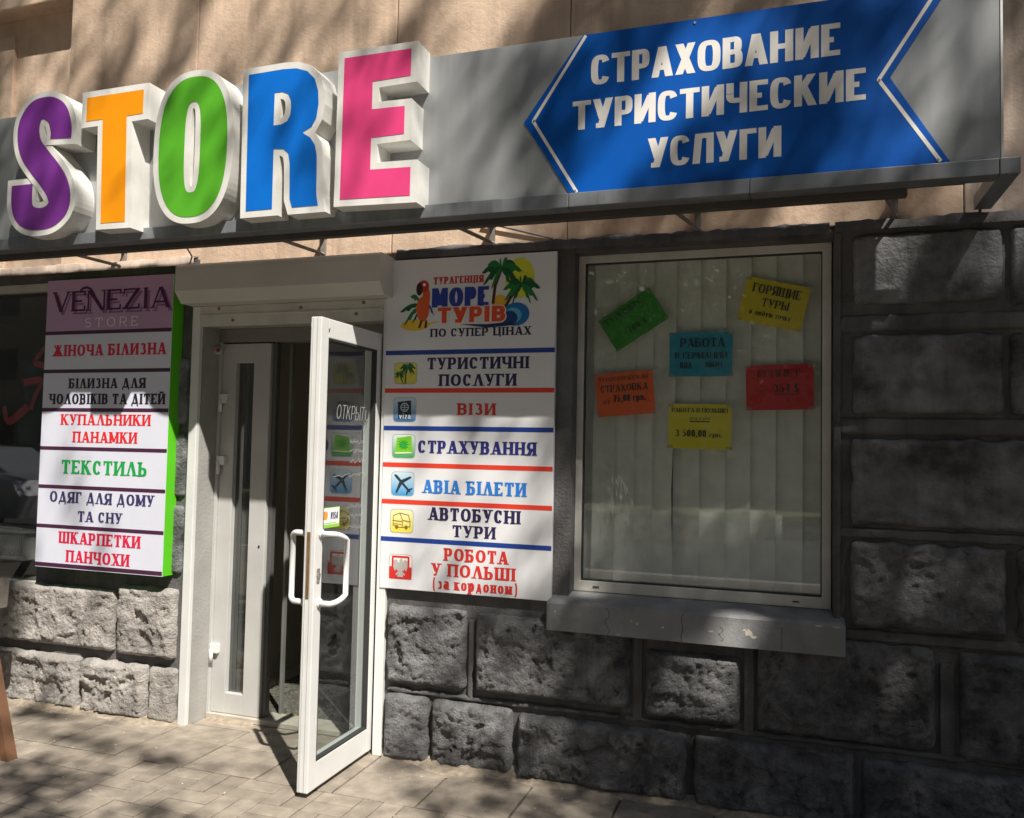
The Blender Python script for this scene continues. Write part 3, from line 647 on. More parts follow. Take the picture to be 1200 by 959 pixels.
for (ya, yb, za, zb2) in ((YF+.062, YH-.045, .134, .142), (YF+.062, YH-.045, 1.939, 1.947), (YF+.062, YF+.068, .142, 1.939), (YH-.051, YH-.045, .142, 1.939)): b.box(xg+.002, XD-.002, ya, yb, za, zb2)
b.build('glazing_bead', rubber, gd)
def pull(sx):
    b = MB(); xb = XD if sx > 0 else XD-TK; e = .082*sx; y = YF+.045; y2 = YF+.125 if sx > 0 else YF+.065
    pts = [(xb, y, 1.10)]
    for a in range(0, 91, 15): pts.append((xb+e-.03*sx+.03*sx*math.sin(R(a)), y+(y2-y)*a/90, 1.10-.03+.03*math.cos(R(a))))
    for a in range(0, 91, 15): pts.append((xb+e-.03*sx+.03*sx*math.cos(R(a)), y2-(y2-y)*a/90, .835-.03*math.sin(R(a))))
    pts.append((xb, y, .805)); b.tube(pts, .0125, n=12)
    for z in (1.10, .805): b.tube([(xb, y, z), (xb+.008*sx, y, z)], .02, n=12)
    return b.build('handle', white_alu, gd, True)
pull(1); pull(-1)
lk = MB(); lk.tube([(XD, YF+.03, .925), (XD+.008, YF+.03, .925)], .012, n=10); lk.box(XD, XD+.005, YF+.020, YF+.040, .895, .955, None, .002); lk.build('lock', steel, gd)
b = MB(); b.tube([(XD, YF+.06, 1.985), (XD+.004, YF+.06, 1.985)], .005, n=8); b.build('screw_head', steel, gd)
xp = lambda base: (lambda y, z, d: (base+d, y, z))
# card sticker (payment cards)
sy0, sy1, sz0, sz1 = YF+.064, YF+.245, 1.115, 1.205
to = xp(xg+.0008)
st = flat('sticker', [([(sy0, sz0), (sy1, sz0), (sy1, sz1), (sy0, sz1)], 0, ink('#8fd23c')), ([(sy0+.004, sz0+.014), (sy1-.004, sz0+.014), (sy1-.004, sz1-.003), (sy0+.004, sz1-.003)], 3, ink('#f2f2ee')),
     (superell(sy0+.042, sz0+.055, .017, .019), 6, ink('#e0311e')), (superell(sy0+.062, sz0+.055, .017, .019), 8, ink('#f39a1d')), ([(sy0+.02, sz0+.018), (sy1-.03, sz0+.018), (sy1-.03, sz0+.022), (sy0+.02, sz0+.022)], 6, ink('#8fd23c'))], gd, to).build('sticker', ink('#f2f2ee'), gd)
text('VISA', sy0+.098, sy1-.018, sz0+.038, sz0+.068, ink('#28356e'), st, to, base=.0022, T=.24, t=.16, serif=False, slant=.2)
# white marker writing on the pane
mk = ink('#a8aca8')
text('ОТКРЫТО', YF+.19, YF+.49, 1.60, 1.665, mk, gd, to, name='marker_writing', base=.0006, T=.07, t=.05, serif=False, gap=.2, slant=.15)
b = MB()
rk = random.Random(8)
def squig(y0, y1, z, amp, n=26):
    P = [(y0+(y1-y0)*i/n, z+rk.uniform(-amp, amp)) for i in range(n+1)]
    for (a, c) in zip(P[:-1], P[1:]):
        dx, dz = c[0]-a[0], c[1]-a[1]; m_ = math.hypot(dx, dz)+1e-6; px, pz = -dz/m_*.0013, dx/m_*.0013
        b.add([(xg+.0012, a[0]-px, a[1]-pz), (xg+.0012, c[0]-px, c[1]-pz), (xg+.0012, c[0]+px, c[1]+pz), (xg+.0012, a[0]+px, a[1]+pz)], [(0, 1, 2, 3)])
for z in (1.50, 1.455, 1.41): squig(YF+.32, YF+.46, z, .014)
squig(YF+.18, YF+.50, 1.345, .010, 40)
for z in (1.20, 1.15, 1.10): squig(YF+.30, YF+.46, z, .013)
b.build('marker_scribble', mk, gd)

# ------------------------------------------------------------------ fascia sign
YP = -.47; ZP0, ZP1 = 2.515, 3.172
fs_ = thing('fascia_sign', 'silver fascia sign with coloured STORE letters and a blue arrow panel', 'shop sign', (0, YP, 2.45))
for xa, xb in ((-6.0, -3.2), (-3.196, -1.62), (-1.616, .838), (.842, 2.338)): boxobj('backing_panel', xa, xb, YP, YP+.03, ZP0-.01, ZP1, silver, fs_, bev=.0015)
boxobj('edge_trim', 2.3385, 2.346, YP-.003, YP+.034, ZP0-.01, ZP1+.002, white_alu, fs_)
for xa, xb in ((-6.0, -.84), (-.838, .800), (.802, 1.500), (1.502, 2.325)):
    boxobj('rail', xa, xb, -.505, -.42, 2.455, 2.512, rail_grey, fs_, bev=.003)
boxobj('end_arm', 2.328, 2.390, -.505, -.06, 2.455, 2.512, rail_grey, fs_, bev=.003)
boxobj('lower_beam', -6.0, 2.05, -.415, -.375, 2.43, 2.50, rail_dark, fs_, bev=.003)
boxobj('lower_beam', -6.0, 2.26, -.30, -.26, 2.50, 2.53, rail_dark, fs_)
b = MB(); b.tube([(2.35, -.07, 2.455), (2.345, -.06, 2.42), (2.352, -.055, 2.39)], .006, n=6); b.build('cable', rubber, fs_)
bra = mat('bracket_grey', (.22, .20, .18), .6, .2, 20)
def bracket(x, full=True):
    b = MB(); b.box(x-.012, x+.012, -.42, -.012, 2.530, 2.546); b.box(x-.012, x+.012, -.03, -.0125, 2.44, 2.60)
    b.tube([(x-.09, -.40, 2.47), (x+.01, -.03, 2.452)], .009, n=6)
    o = b.build('bracket', bra, fs_)
    return o
for x in (-3.4, -1.90, -.62, .30, 1.26, 2.05): bracket(x)
b = MB(); b.tube([(-1.42, -.03, 2.475), (-1.26, -.38, 2.56)], .005, n=6); b.tube([(.60, -.02, 2.46), (.25, -.03, 2.56)], .006, n=6); b.build('stay_rod', bra, fs_)

def letter(name, colr, loops, label, ext=.12, bd=.030, yf=-.59, whites=None):
    col_m = ink(colr, .35)
    out = whites or [offset(loops[0], bd)]+[offset(l_, -bd) for l_ in loops[1:]]
    def fill(lps):
        if len(lps) == 2 and len(lps[0]) == len(lps[1]):      # a ring: both loops run in step
            m_ = len(lps[0]); return lps[0]+lps[1], [(i, (i+1) % m_, m_+(i+1) % m_, m_+i) for i in range(m_)]
        return poly_tess(lps)
    vs, tr = fill(out); b = MB(); n = len(vs)
    b.add([(x, yf, z) for x, z in vs]+[(x, yf+ext, z) for x, z in vs], [tuple(t_) for t_ in tr]+[tuple(q+n for q in t_)[::-1] for t_ in tr])
    k = 0
    for lp in out:
        m_ = len(lp); b.add([(x, yf, z) for x, z in lp]+[(x, yf+ext, z) for x, z in lp], [(i, (i+1) % m_, m_+(i+1) % m_, m_+i) for i in range(m_)])
    o = b.build('letter', white_ac, fs_); o['label'] = label
    vs, tr = fill(loops); b = MB(); b.add([(x, yf-.0015, z) for x, z in vs], [tuple(t_) for t_ in tr]); b.build('letter_face', col_m, o)
    return o
def smooth_path(P, n=8):
    o = []
    for i in range(len(P)-1):
        p0, p1, p2, p3 = [Vector(P[max(0, min(len(P)-1, i+d))]) for d in (-1, 0, 1, 2)]
        for k in range(n):
            t_ = k/n; o.append(.5*((2*p1)+(-p0+p2)*t_+(2*p0-5*p1+4*p2-p3)*t_*t_+(-p0+3*p1-3*p2+p3)*t_**3))
    o.append(Vector(P[-1])); return o
def s_letter(colr, yf=-.59, ext=.12, bd=.030):
    C_ = [(-1.772, 2.966, .134), (-1.772, 3.015, .134), (-1.797, 3.085, .132), (-1.845, 3.122, .122), (-1.895, 3.132, .112), (-1.945, 3.118, .122), (-1.980, 3.065, .14), (-1.985, 3.00, .145), (-1.962, 2.93, .148), (-1.905, 2.862, .150),
          (-1.845, 2.80, .150), (-1.792, 2.735, .148), (-1.768, 2.675, .142), (-1.775, 2.625, .135), (-1.82, 2.585, .118), (-1.885, 2.573, .110), (-1.95, 2.582, .118), (-1.995, 2.615, .13), (-2.013, 2.67, .138), (-2.015, 2.755, .138)]
    P = smooth_path(C_, 5)
    def ribbon(e):
        L, R_ = [], []; n = len(P)
        for i, p in enumerate(P):
            t_ = (P[min(n-1, i+1)]-P[max(0, i-1)]); t_ = Vector((t_.x, t_.y)).normalized(); q = Vector((p.x, p.y))
            if i == 0: q -= t_*e
            if i == n-1: q += t_*e
            nn = Vector((-t_.y, t_.x)); hw = p.z/2+e; hl = hr = hw
            if 0 < i < n-1:
                A_, B_, C2 = [Vector((w_.x, w_.y)) for w_ in (P[max(0, i-2)], p, P[min(n-1, i+2)])]
                cr2 = (B_.x-A_.x)*(C2.y-B_.y)-(B_.y-A_.y)*(C2.x-B_.x); den = (B_-A_).length*(C2-B_).length*(C2-A_).length
                if den > 0 and abs(cr2) > 1e-9:
                    rad = den/(2*abs(cr2))
                    if cr2 > 0: hl = min(hl, rad*.93)
                    else: hr = min(hr, rad*.93)
            L.append(q+nn*hl); R_.append(q-nn*hr)
        return L, R_
    L, R_ = ribbon(bd); n = len(L); b = MB()
    gy = lambda i: yf+.006*i/n
    vs = [(p.x, gy(i), p.y) for i, p in enumerate(L)]+[(p.x, gy(i), p.y) for i, p in enumerate(R_)]; bs = [(x, yf+ext, z) for x, _, z in vs]
    fs = []
    for i in range(n-1): fs += [(i, i+1, n+i+1, n+i)]
    for i in range(n-1): fs += [(i, i+1, 2*n+i+1, 2*n+i), (n+i, n+i+1, 3*n+i+1, 3*n+i)]
    fs += [(0, n, 3*n, 2*n), (n-1, 2*n-1, 4*n-1, 3*n-1)]
    b.add(vs+bs, fs); o = b.build('letter', white_ac, fs_); o['label'] = 'purple letter S with white rim and sides'
    L, R_ = ribbon(0); b = MB(); b.add([(p.x, gy(i)-.002, p.y) for i, p in enumerate(L)]+[(p.x, gy(i)-.002, p.y) for i, p in enumerate(R_)], [(i, i+1, n+i+1, n+i) for i in range(n-1)])
    b.build('letter_face', ink(colr, .35), o)
s_letter('#7a3590')
letter('T', '#f59a14', [[(-1.615, 3.151), (-1.615, 3.034), (-1.513, 3.034), (-1.498, 2.523), (-1.351, 2.521), (-1.367, 3.034), (-1.271, 3.036), (-1.271, 3.152)]], 'orange letter T with white rim and sides')
letter('O', '#5bb02f', [superell(-.977, 2.847, .192, .330, 2.5, 72), superell(-.978, 2.845, .044, .213, 3.2, 72)], 'green letter O with white rim and sides',
       whites=[superell(-.977, 2.847, .223, .360, 2.5, 72), superell(-.978, 2.845, .013, .183, 3, 72)])
letter('R', '#0f6fd0', [[(-.672, 2.521), (-.681, 3.147), (-.50, 3.15), (-.43, 3.145), (-.375, 3.125), (-.335, 3.085), (-.317, 3.03), (-.313, 2.97), (-.322, 2.91), (-.345, 2.872), (-.391, 2.851), (-.350, 2.825), (-.325, 2.79), (-.314, 2.74), (-.312, 2.68), (-.310, 2.57), (-.300, 2.52), (-.431, 2.52), (-.445, 2.56), (-.450, 2.72), (-.459, 2.765), (-.485, 2.787), (-.536, 2.792), (-.534, 2.521)],
       [(-.54, 3.047), (-.50, 3.047), (-.47, 3.034), (-.455, 3.005), (-.452, 2.972), (-.456, 2.938), (-.47, 2.912), (-.50, 2.899), (-.54, 2.899)]], 'blue letter R with white rim and sides')
letter('E', '#e84a86', [[(-.193, 2.537), (-.190, 3.158), (.129, 3.158), (.129, 3.042), (-.05, 3.038), (-.05, 2.917), (.105, 2.914), (.105, 2.795), (-.05, 2.793), (-.05, 2.655), (.139, 2.650), (.139, 2.529)]], 'pink letter E with white rim and sides')

# blue arrow panel
ya = YP-.004
b = MB(); AR = [(.596, 2.833), (.842, 3.170), (2.190, 3.170), (1.985, 2.850), (2.180, 2.520), (.795, 2.520)]
vs, tr = poly_tess([AR]); n = len(vs); b.add([(x, ya, z) for x, z in vs]+[(x, YP-.0005, z) for x, z in vs], [tuple(t_) for t_ in tr]+[(i, (i+1) % n, n+(i+1) % n, n+i) for i in range(n)])
ap = b.build('arrow_panel', mat('arrow_blue', '#0054ae', .42, .04, 4, spec=.3), fs_); ap['label'] = 'deep blue arrow shaped panel with white lettering'
def strip(pts, w): 
    o = []
    for (a, c) in zip(pts[:-1], pts[1:]):
        a, c = Vector(a), Vector(c); d = (c-a).normalized(); nn = Vector((-d.y, d.x))*w/2; a = a-d*.002; c = c+d*.002
        o.append([tuple(a+nn), tuple(a-nn), tuple(c-nn), tuple(c+nn)])
    return o
wht = ink('#e9e6e0')
its = [(p, i) for i, p in enumerate(strip([(.853, 3.165), (.636, 2.835), (.826, 2.524)], .013)+strip([(2.150, 3.165), (1.948, 2.845), (2.148, 2.528)], .013))]
for h_ in (0, 2): flat('border_line', its[h_:h_+2], ap, plane_y(ya), .0006).build('border_line', wht, ap)
kw = dict(T=.235, t=.165, serif=False, gap=.075, n=3.0)
ty = plane_y(ya)
text('СТРАХОВАНИЕ', .878, 1.818, 2.956, 3.078, wht, ap, ty, **kw)
text('ТУРИСТИЧЕСКИЕ', .804, 1.905, 2.778, 2.897, wht, ap, ty, **kw)
text('УСЛУГИ', 1.112, 1.613, 2.595, 2.713, wht, ap, ty, **kw)
b = MB()
for x, z in ((1.29, 3.155), (.82, 2.528), (1.95, 2.843), (2.14, 2.532), (.64, 2.835)): b.tube([(x, ya, z), (x, ya-.003, z)], .005, n=8)
b.build('screw_head', steel, ap)

# ------------------------------------------------------------------ left sign board
lb = thing('sign_board', 'tall lilac topped Venezia Store list board with bright green side', 'sign', (-1.9, -.05, .77))
YL = -.12
b = MB(); x0, x1, z0, z1 = -2.336, -1.465, .774, 2.374
b.box(x0, x1, YL, YL+.003, z0, z1); b.build('face', mat('board_white', (.73, .745, .85), .35, .03, 4), lb)
b = MB(); b.box(x0+.002, x1, YL+.0032, -.035, z0, z1-.002); b.build('side', mat('board_green', '#5ec821', .4, .05, 4), lb)
py_ = plane_y(YL); sep = ink('#4a2440')
its = [([(x0, z-.010), (x1, z-.010), (x1, z+.010), (x0, z+.010)], 1) for z in (2.076, 1.861, 1.646, 1.432, 1.219, 1.001)]+[([(x0, z0+.004), (x1, z0+.004), (x1, z0+.026), (x0, z0+.026)], 1)]
flat('divider', its, lb, py_, .0006).build('divider', sep, lb)
flat('header', [([(x0, 2.086), (x1, 2.086), (x1, z1), (x0, z1)], 0)], lb, py_, .0005).build('header', mat('header_lilac', '#c29dbd', .35, .06, 3), lb)
vd = ink('#4b1a45'); vs_ = ink('#93608c')
text('VENEZIA', -2.275, -1.465, 2.178, 2.292, vs_, lb, py_, name='lettering_shadow', base=.0008, T=.19, t=.09, gap=.1, sl=.05)
text('VENEZIA', -2.290, -1.482, 2.195, 2.308, vd, lb, py_, base=.0022, T=.19, t=.09, gap=.1, sl=.05)
flat('swash', [(p, i) for i, p in enumerate(strip([(-2.095, 2.308), (-2.080, 2.322), (-2.050, 2.326), (-2.022, 2.314), (-1.995, 2.280)], .012))], lb, py_, .0030).build('swash', vd, lb)
text('STORE', -2.055, -1.690, 2.103, 2.155, ink('#f3e4f0'), lb, py_, base=.0016, T=.13, t=.09, gap=.45, sl=.06)
red = ink('#dd1f47'); blk = ink('#2a2035'); nav = ink('#3a3566'); grn = ink('#18a64a'); red2 = ink('#e62a2e')
sk = dict(T=.27, t=.14, gap=.15, sl=.08)
text('ЖІНОЧА БІЛИЗНА', -2.276, -1.497, 1.945, 2.008, red, lb, py_, **sk)
text('БІЛИЗНА ДЛЯ', -2.150, -1.622, 1.765, 1.820, blk, lb, py_, **sk)
text('ЧОЛОВІКІВ ТА ДІТЕЙ', -2.285, -1.490, 1.678, 1.735, blk, lb, py_, **sk)
text('КУПАЛЬНИКИ', -2.195, -1.580, 1.563, 1.622, red2, lb, py_, **sk)
text('ПАНАМКИ', -2.105, -1.665, 1.467, 1.527, red2, lb, py_, **sk)
text('ТЕКСТИЛЬ', -2.176, -1.590, 1.293, 1.369, grn, lb, py_, **sk)
text('ОДЯГ ДЛЯ ДОМУ', -2.250, -1.535, 1.135, 1.195, nav, lb, py_, **sk)
text('ТА СНУ', -2.045, -1.742, 1.035, 1.092, nav, lb, py_, **sk)
text('ШКАРПЕТКИ', -2.172, -1.615, .912, .976, red, lb, py_, **sk)
text('ПАНЧОХИ', -2.115, -1.683, .812, .876, red, lb, py_, **sk)

# ------------------------------------------------------------------ right sign board
rb = thing('sign_board', 'tall white travel agency board with parrot and palm logo', 'sign', (.2, -.045, .8))
YR = -.06; rx0, rx1, rz0, rz1 = -.228, .631, .799, 2.390
boxobj('face', rx0, rx1, YR, YR+.024, rz0, rz1, mat('board_white_plain', (.78, .78, .80), .32, .03, 4), rb, bev=.002)
p2 = plane_y(YR); D1 = ink('#1d3f93'); D2 = ink('#e2402c'); nb = ink('#2b2450'); rd = ink('#d9352f'); lb_ = ink('#2f7fd6')
its = [([(rx0+.001, z-.011), (rx1-.001, z-.011), (rx1-.001, z+.011), (rx0+.001, z+.011)], 0, m) for z, m in ((1.935, D1), (1.751, D2), (1.569, D1), (1.392, D2), (1.215, D2), (1.035, D1))]
flat('divider', its, rb, p2, .0006).build('divider', D1, rb)
text('ТУРИСТИЧНІ', -.004, .508, 1.852, 1.908, nb, rb, p2, **sk)
text('ПОСЛУГИ', .060, .447, 1.772, 1.828, nb, rb, p2, **sk)
text('ВІЗИ', .158, .348, 1.635, 1.690, rd, rb, p2, **sk)
text('СТРАХУВАННЯ', -.042, .550, 1.452, 1.512, ink('#2e2f80'), rb, p2, **sk)
text('АВІА БІЛЕТИ', -.012, .505, 1.262, 1.325, lb_, rb, p2, **sk)
text('АВТОБУСНІ', .022, .480, 1.136, 1.196, nb, rb, p2, **sk)
text('ТУРИ', .147, .360, 1.062, 1.117, nb, rb, p2, **sk)
text('РОБОТА', .108, .425, .950, 1.008, rd, rb, p2, **sk)
text('У ПОЛЬШІ', .045, .462, .876, .934, rd, rb, p2, **sk)
text('(за кордоном)', .048, .477, .815, .868, rd, rb, p2, **sk)
text('ТУРАГЕНЦІЯ', .018, .275, 2.262, 2.297, ink('#c8323a'), rb, p2, **sk)
text('ПО СУПЕР ЦІНАХ', .008, .515, 2.008, 2.047, nb, rb, p2, **sk)
text('МОРЕ', .012, .303, 2.150, 2.243, ink('#2a3f9c'), rb, p2, base=.002, T=.32, t=.19, serif=False, gap=.08)
text('ТУРІВ', .040, .395, 2.068, 2.152, ink('#f3ece2'), rb, p2, name='lettering_outline', base=.003, T=.46, t=.32, serif=False, gap=.02)
text('ТУРІВ', .045, .390, 2.073, 2.148, ink('#e2502a'), rb, p2, base=.0045, T=.34, t=.22, serif=False, gap=.1)
# logo pictures
def leafp(x, z, ang, L, w, droop=.35, seg=6):
    a = R(ang); top, bot = [], []
    for i in range(seg+1):
        t_ = i/seg; px = x+L*t_*math.cos(a); pz = z+L*t_*math.sin(a)-droop*L*t_*t_; ww = w*math.sin(math.pi*min(1, t_*.9+.08))
        top.append((px, pz+ww)); bot.append((px, pz-ww*(1.3 if i % 2 else .6)))
    return top+bot[::-1]
def palm(cx, cz, s, L0, g1, g2, tr_, tx, tz):
    it = [(p, L0+i) for i, p in enumerate(strip([(tx, tz), ((tx+cx)/2-.01*s, (tz+cz)/2), (cx, cz)], .013*s))]
    it = [(p, L, tr_) for p, L in it]
    for i, (a, l_) in enumerate(((165, .09), (140, .08), (200, .085), (100, .06), (40, .075), (15, .09), (-25, .085), (70, .07), (-50, .07), (230, .07))):
        it.append((leafp(cx, cz, a, l_*s, .017*s, .45), L0+5+i, g1 if i % 2 else g2))
    return it
g1, g2, br = ink('#1f7a3c'), ink('#145a2c'), ink('#4a2b16')
art = [(superell(.455, 2.275, .072, .095, 2, 24), 0, ink('#d9dd3e')), (superell(.36, 2.155, .04, .045, 2, 16), 1, ink('#e8b93a'))]
art += palm(.365, 2.325, 1.15, 3, g1, g2, br, .325, 2.16); art += palm(.465, 2.24, 1.05, 20, g2, g1, br, .38, 2.13)
art += [(superell(.44, 2.105, .065, .055, 2, 24), 36, ink('#1f6fb4')), (superell(.425, 2.10, .042, .036, 2, 20), 37, ink('#5db3d9')), (superell(.408, 2.088, .04, .034, 2, 20), 38, ink('#1b3f7d')),
        ([(.16, 2.066), (.30, 2.045), (.44, 2.055), (.42, 2.07), (.30, 2.062)], 39, ink('#1b2f5d'))]
flat('palm_picture', art, rb, p2, .0006, .00005).build('palm_picture', g1, rb)
og, rdp = ink('#e2602a'), ink('#c23a28')
par_ = [(superell(-.075, 2.068, .075, .028, 2, 20), 0, ink('#f0c63a')), ([(-.02, 2.075), (.06, 2.085), (-.02, 2.060)], 1, ink('#f0c63a')),
        (leafp(-.06, 2.15, 215, .09, .016), 2, g1), (leafp(-.06, 2.17, 195, .10, .014, .1), 3, g2), (leafp(-.055, 2.19, 140, .06, .014), 4, g1), (leafp(-.05, 2.14, 235, .07, .012, .1), 5, g2),
        (superell(-.035, 2.145, .034, .062, 2, 20), 8, og), (superell(-.018, 2.20, .02, .05, 2, 18), 9, og), (superell(-.035, 2.255, .030, .030, 2, 18), 10, rdp),
        (superell(-.055, 2.243, .017, .032, 2, 16), 12, ink('#3a1c1c')), (superell(-.030, 2.263, .008, .008, 2, 10), 13, ink('#f4efe6')), (leafp(-.005, 2.165, -60, .06, .010, 0), 14, ink('#27408c')),
        ([(-.045, 2.09), (-.035, 2.09), (-.045, 2.055), (-.058, 2.052)], 15, br), ([(-.02, 2.09), (-.01, 2.09), (-.012, 2.055), (-.025, 2.052)], 16, br)]
flat('parrot_picture', par_, rb, p2, .0006, .00008).build('parrot_picture', og, rb)
def grad(name, top, bot, z0, z1):
    m = bpy.data.materials.new(name); m.use_nodes = True; n = m.node_tree.nodes; l = m.node_tree.links
    tc = n.new('ShaderNodeTexCoord'); sx_ = n.new('ShaderNodeSeparateXYZ'); mr = n.new('ShaderNodeMapRange'); mr.inputs[1].default_value = z0; mr.inputs[2].default_value = z1
    cr = n.new('ShaderNodeMix'); cr.data_type = 'RGBA'; cr.inputs[6].default_value = lin(bot); cr.inputs[7].default_value = lin(top)
    l.new(tc.outputs['Object'], sx_.inputs[0]); l.new(sx_.outputs[2], mr.inputs[0]); l.new(mr.outputs[0], cr.inputs[0]); l.new(cr.outputs[2], n['Principled BSDF'].inputs['Base Color'])
    n['Principled BSDF'].inputs['Roughness'].default_value = .4; return m
def icon(z0, z1, top, bot, extra, label, fx0=-.180, fx1=-.056):
    cx, cz = (fx0+fx1)/2, (z0+z1)/2
    it = [(superell(cx, cz, (fx1-fx0)/2, (z1-z0)/2, 7, 32), 0, ink('#a9b0b0')), (superell(cx, cz, (fx1-fx0)/2-.003, (z1-z0)/2-.003, 7, 32), 2, grad('print_gradient', top, bot, z0, z1))]
    it += [(p, 5+i, m) for i, (p, m) in enumerate(extra(cx, cz))]
    o = flat('icon', it, rb, p2, .0006, .0001).build('icon', D1, rb); o['label'] = label
icon(1.782, 1.888, '#e4da6a', '#d6cf4a', lambda x, z: [(p, m) for p, L, m in palm(x+.012, z+.030, .5, 0, g1, g2, br, x, z-.05)]+[(p, m) for p, L, m in palm(x-.03, z-.002, .32, 0, g1, g2, br, x-.01, z-.05)], 'yellow square icon with two palm trees')
def viza(x, z):
    o = [([(x-.033, z-.045), (x+.036, z-.040), (x+.033, z+.045), (x-.038, z+.038)], ink('#1c3346')), (superell(x, z+.012, .022, .022, 2, 18), ink('#c9d6dc')), (superell(x, z+.012, .018, .018, 2, 18), ink('#1c3346'))]
    o += [(p, ink('#c9d6dc')) for p in strip([(x, z-.008), (x, z+.032)], .003)+strip([(x-.02, z+.012), (x+.02, z+.012)], .003)+strip([(x-.016, z+.022), (x+.016, z+.022)], .002)+strip([(x-.016, z+.002), (x+.016, z+.002)], .002)]
    o += [(p, ink('#e8eef0')) for p, L in text_polys('viza', x-.028, x+.034, z-.043, z-.018, T=.2, t=.14, serif=False)]
    return o
icon(1.598, 1.718, '#cfe3ee', '#1f6fb0', viza, 'blue square icon with a passport and globe')
def ins(x, z):
    o = [([(x-.045, z-.040), (x+.045, z-.032), (x+.040, z+.050), (x-.036, z+.040)], ink('#7ccf2e'))]
    o += [(leafp(x, z+.008, a, .030, .004, 0, 3), ink('#1e9a3c')) for a in range(0, 360, 30)]+[(superell(x, z+.008, .018, .018, 2, 18), ink('#2fae3f'))]
    o += [(p, ink('#e8f2d0')) for p in strip([(x-.042, z-.034), (x+.042, z-.030)], .007)]
    return o
icon(1.424, 1.540, '#e6f5ea', '#1fa648', ins, 'green square icon with a green booklet')
def plane_(x, z):
    d = ink('#2a3a44'); a = R(45)
    def rt(pts, an=-45): c_, s_ = math.cos(R(an)), math.sin(R(an)); return [(x+px*c_-pz*s_, z+px*s_+pz*c_) for px, pz in pts]
    return [(rt([(-.004, -.055), (.006, -.055), (.008, .05), (.003, .062), (-.003, .062), (-.006, .05)], 45), d), (rt([(-.055, -.012), (-.055, -.002), (0, .022), (.055, -.002), (.055, -.012), (0, .002)], 45), d),
            (rt([(-.022, -.055), (-.022, -.048), (0, -.036), (.022, -.048), (.022, -.055), (0, -.048)], 45), d)]
icon(1.243, 1.360, '#d5e9f2', '#1d9bdc', plane_, 'blue square icon with a dark aeroplane')
def bus(x, z):
    d = ink('#8a6a24'); P = [(x-.045, z-.02), (x-.045, z+.025), (x-.01, z+.038), (x+.035, z+.030), (x+.045, z+.0), (x+.045, z-.025), (x-.01, z-.030), (x-.045, z-.02)]
    return [(p, d) for p in strip(P, .0035)+strip([(x-.01, z+.038), (x+.005, z+.005), (x+.045, z-.002)], .003)+strip([(x-.045, z+.002), (x+.005, z-.002), (x+.005, z-.03)], .003)+strip([(x-.04, z-.012), (x+.0, z-.016)], .002)]+[(superell(x-.025, z-.028, .009, .009, 2, 12), d), (superell(x+.025, z-.028, .009, .009, 2, 12), d)]
icon(1.066, 1.180, '#f2eeb8', '#f0dc3c', bus, 'yellow square icon with a sketched bus')
def eagle(x, z):
    w_ = ink('#bdb6b2'); r_ = ink('#d8302c')
    o = [([(x-.059, z-.058), (x+.059, z-.058), (x+.059, z+.0), (x-.059, z)], r_)]+[(p, r_) for p in strip([(x-.042, z), (x-.042, z+.047), (x+.042, z+.047), (x+.042, z)], .010)]
    o += [(superell(x, z-.004, .014, .028, 2, 14), w_), (superell(x+.003, z+.028, .009, .012, 2, 12), w_), ([(x-.008, z-.02), (x+.008, z-.02), (x+.016, z-.048), (x-.016, z-.048)], w_)]
    for s_ in (-1, 1):
        o += [([(x+s_*.006, z+.012), (x+s_*.02, z+.034), (x+s_*.036, z+.030), (x+s_*.038, z+.0), (x+s_*.03, z-.022), (x+s_*.022, z-.01), (x+s_*.016, z-.022), (x+s_*.008, z-.008)], w_), ([(x+s_*.008, z-.02), (x+s_*.026, z-.036), (x+s_*.022, z-.042), (x+s_*.004, z-.03)], w_)]
    return o
icon(.846, .965, '#efece8', '#efece8', eagle, 'red and white square icon with a white eagle')

# ------------------------------------------------------------------ things at the far left
pl = thing('planter_box', 'white ribbed plastic planter box inside the left shop window', 'planter', (-2.95, .3, .72))
pm_ = mat('white_plastic', (.55, .55, .54), .4, .05, 5)
b = MB(); b.box(-3.40, -2.80, .22, .45, .73, .90, None, .008); b.build('tub', pm_, pl)
b = MB(); b.box(-3.415, -2.785, .205, .465, .895, .922, None, .006); b.build('rim', pm_, pl)
b = MB()
for i in range(40): b.box(-3.39+i*.0149, -3.383+i*.0149, .214, .221, .74, .892)
b.build('rib', pm_, pl)['kind'] = 'stuff'
b = MB(); b.box(-5.5, -2.31, .10, .9, .56, .615); tag(b.build('display_shelf', mat('shelf_grey', (.25, .24, .22), .7)), 'grey display ledge under the planter inside the left shop window', 'shelf')
rib = mat('red_ribbon', (.42, .05, .07), .6, .2, 10)
def garland(pts, w, label, name='ribbon'):
    b = MB(); P = smooth_path([(x, z, y) for x, y, z in pts], 5)
    vs = []
    for i, p in enumerate(P):
        t_ = P[min(len(P)-1, i+1)]-P[max(0, i-1)]; n_ = Vector((-t_.y, t_.x)); n_.normalize()
        vs += [(p.x+n_.x*w, p.z, p.y+n_.y*w), (p.x-n_.x*w, p.z+.01, p.y-n_.y*w)]
    b.add(vs, [(2*i, 2*i+1, 2*i+3, 2*i+2) for i in range(len(P)-1)]); return tag(b.build(name, rib, None, True), label, 'ribbon', 'red ribbons in the left shop window')
RP1 = [(-3.033, .35, 1.84), (-2.955, .34, 1.85), (-2.87, .34, 1.85), (-2.92, .34, 1.76), (-2.965, .35, 1.67)]
RP2 = [(-3.191, .35, 1.69), (-3.15, .34, 1.60), (-3.10, .34, 1.60), (-3.03, .34, 1.65), (-2.987, .35, 1.69)]
RP3 = [(-2.86, .35, 2.08), (-2.90, .34, 2.02), (-2.94, .34, 1.97), (-2.87, .35, 1.95)]
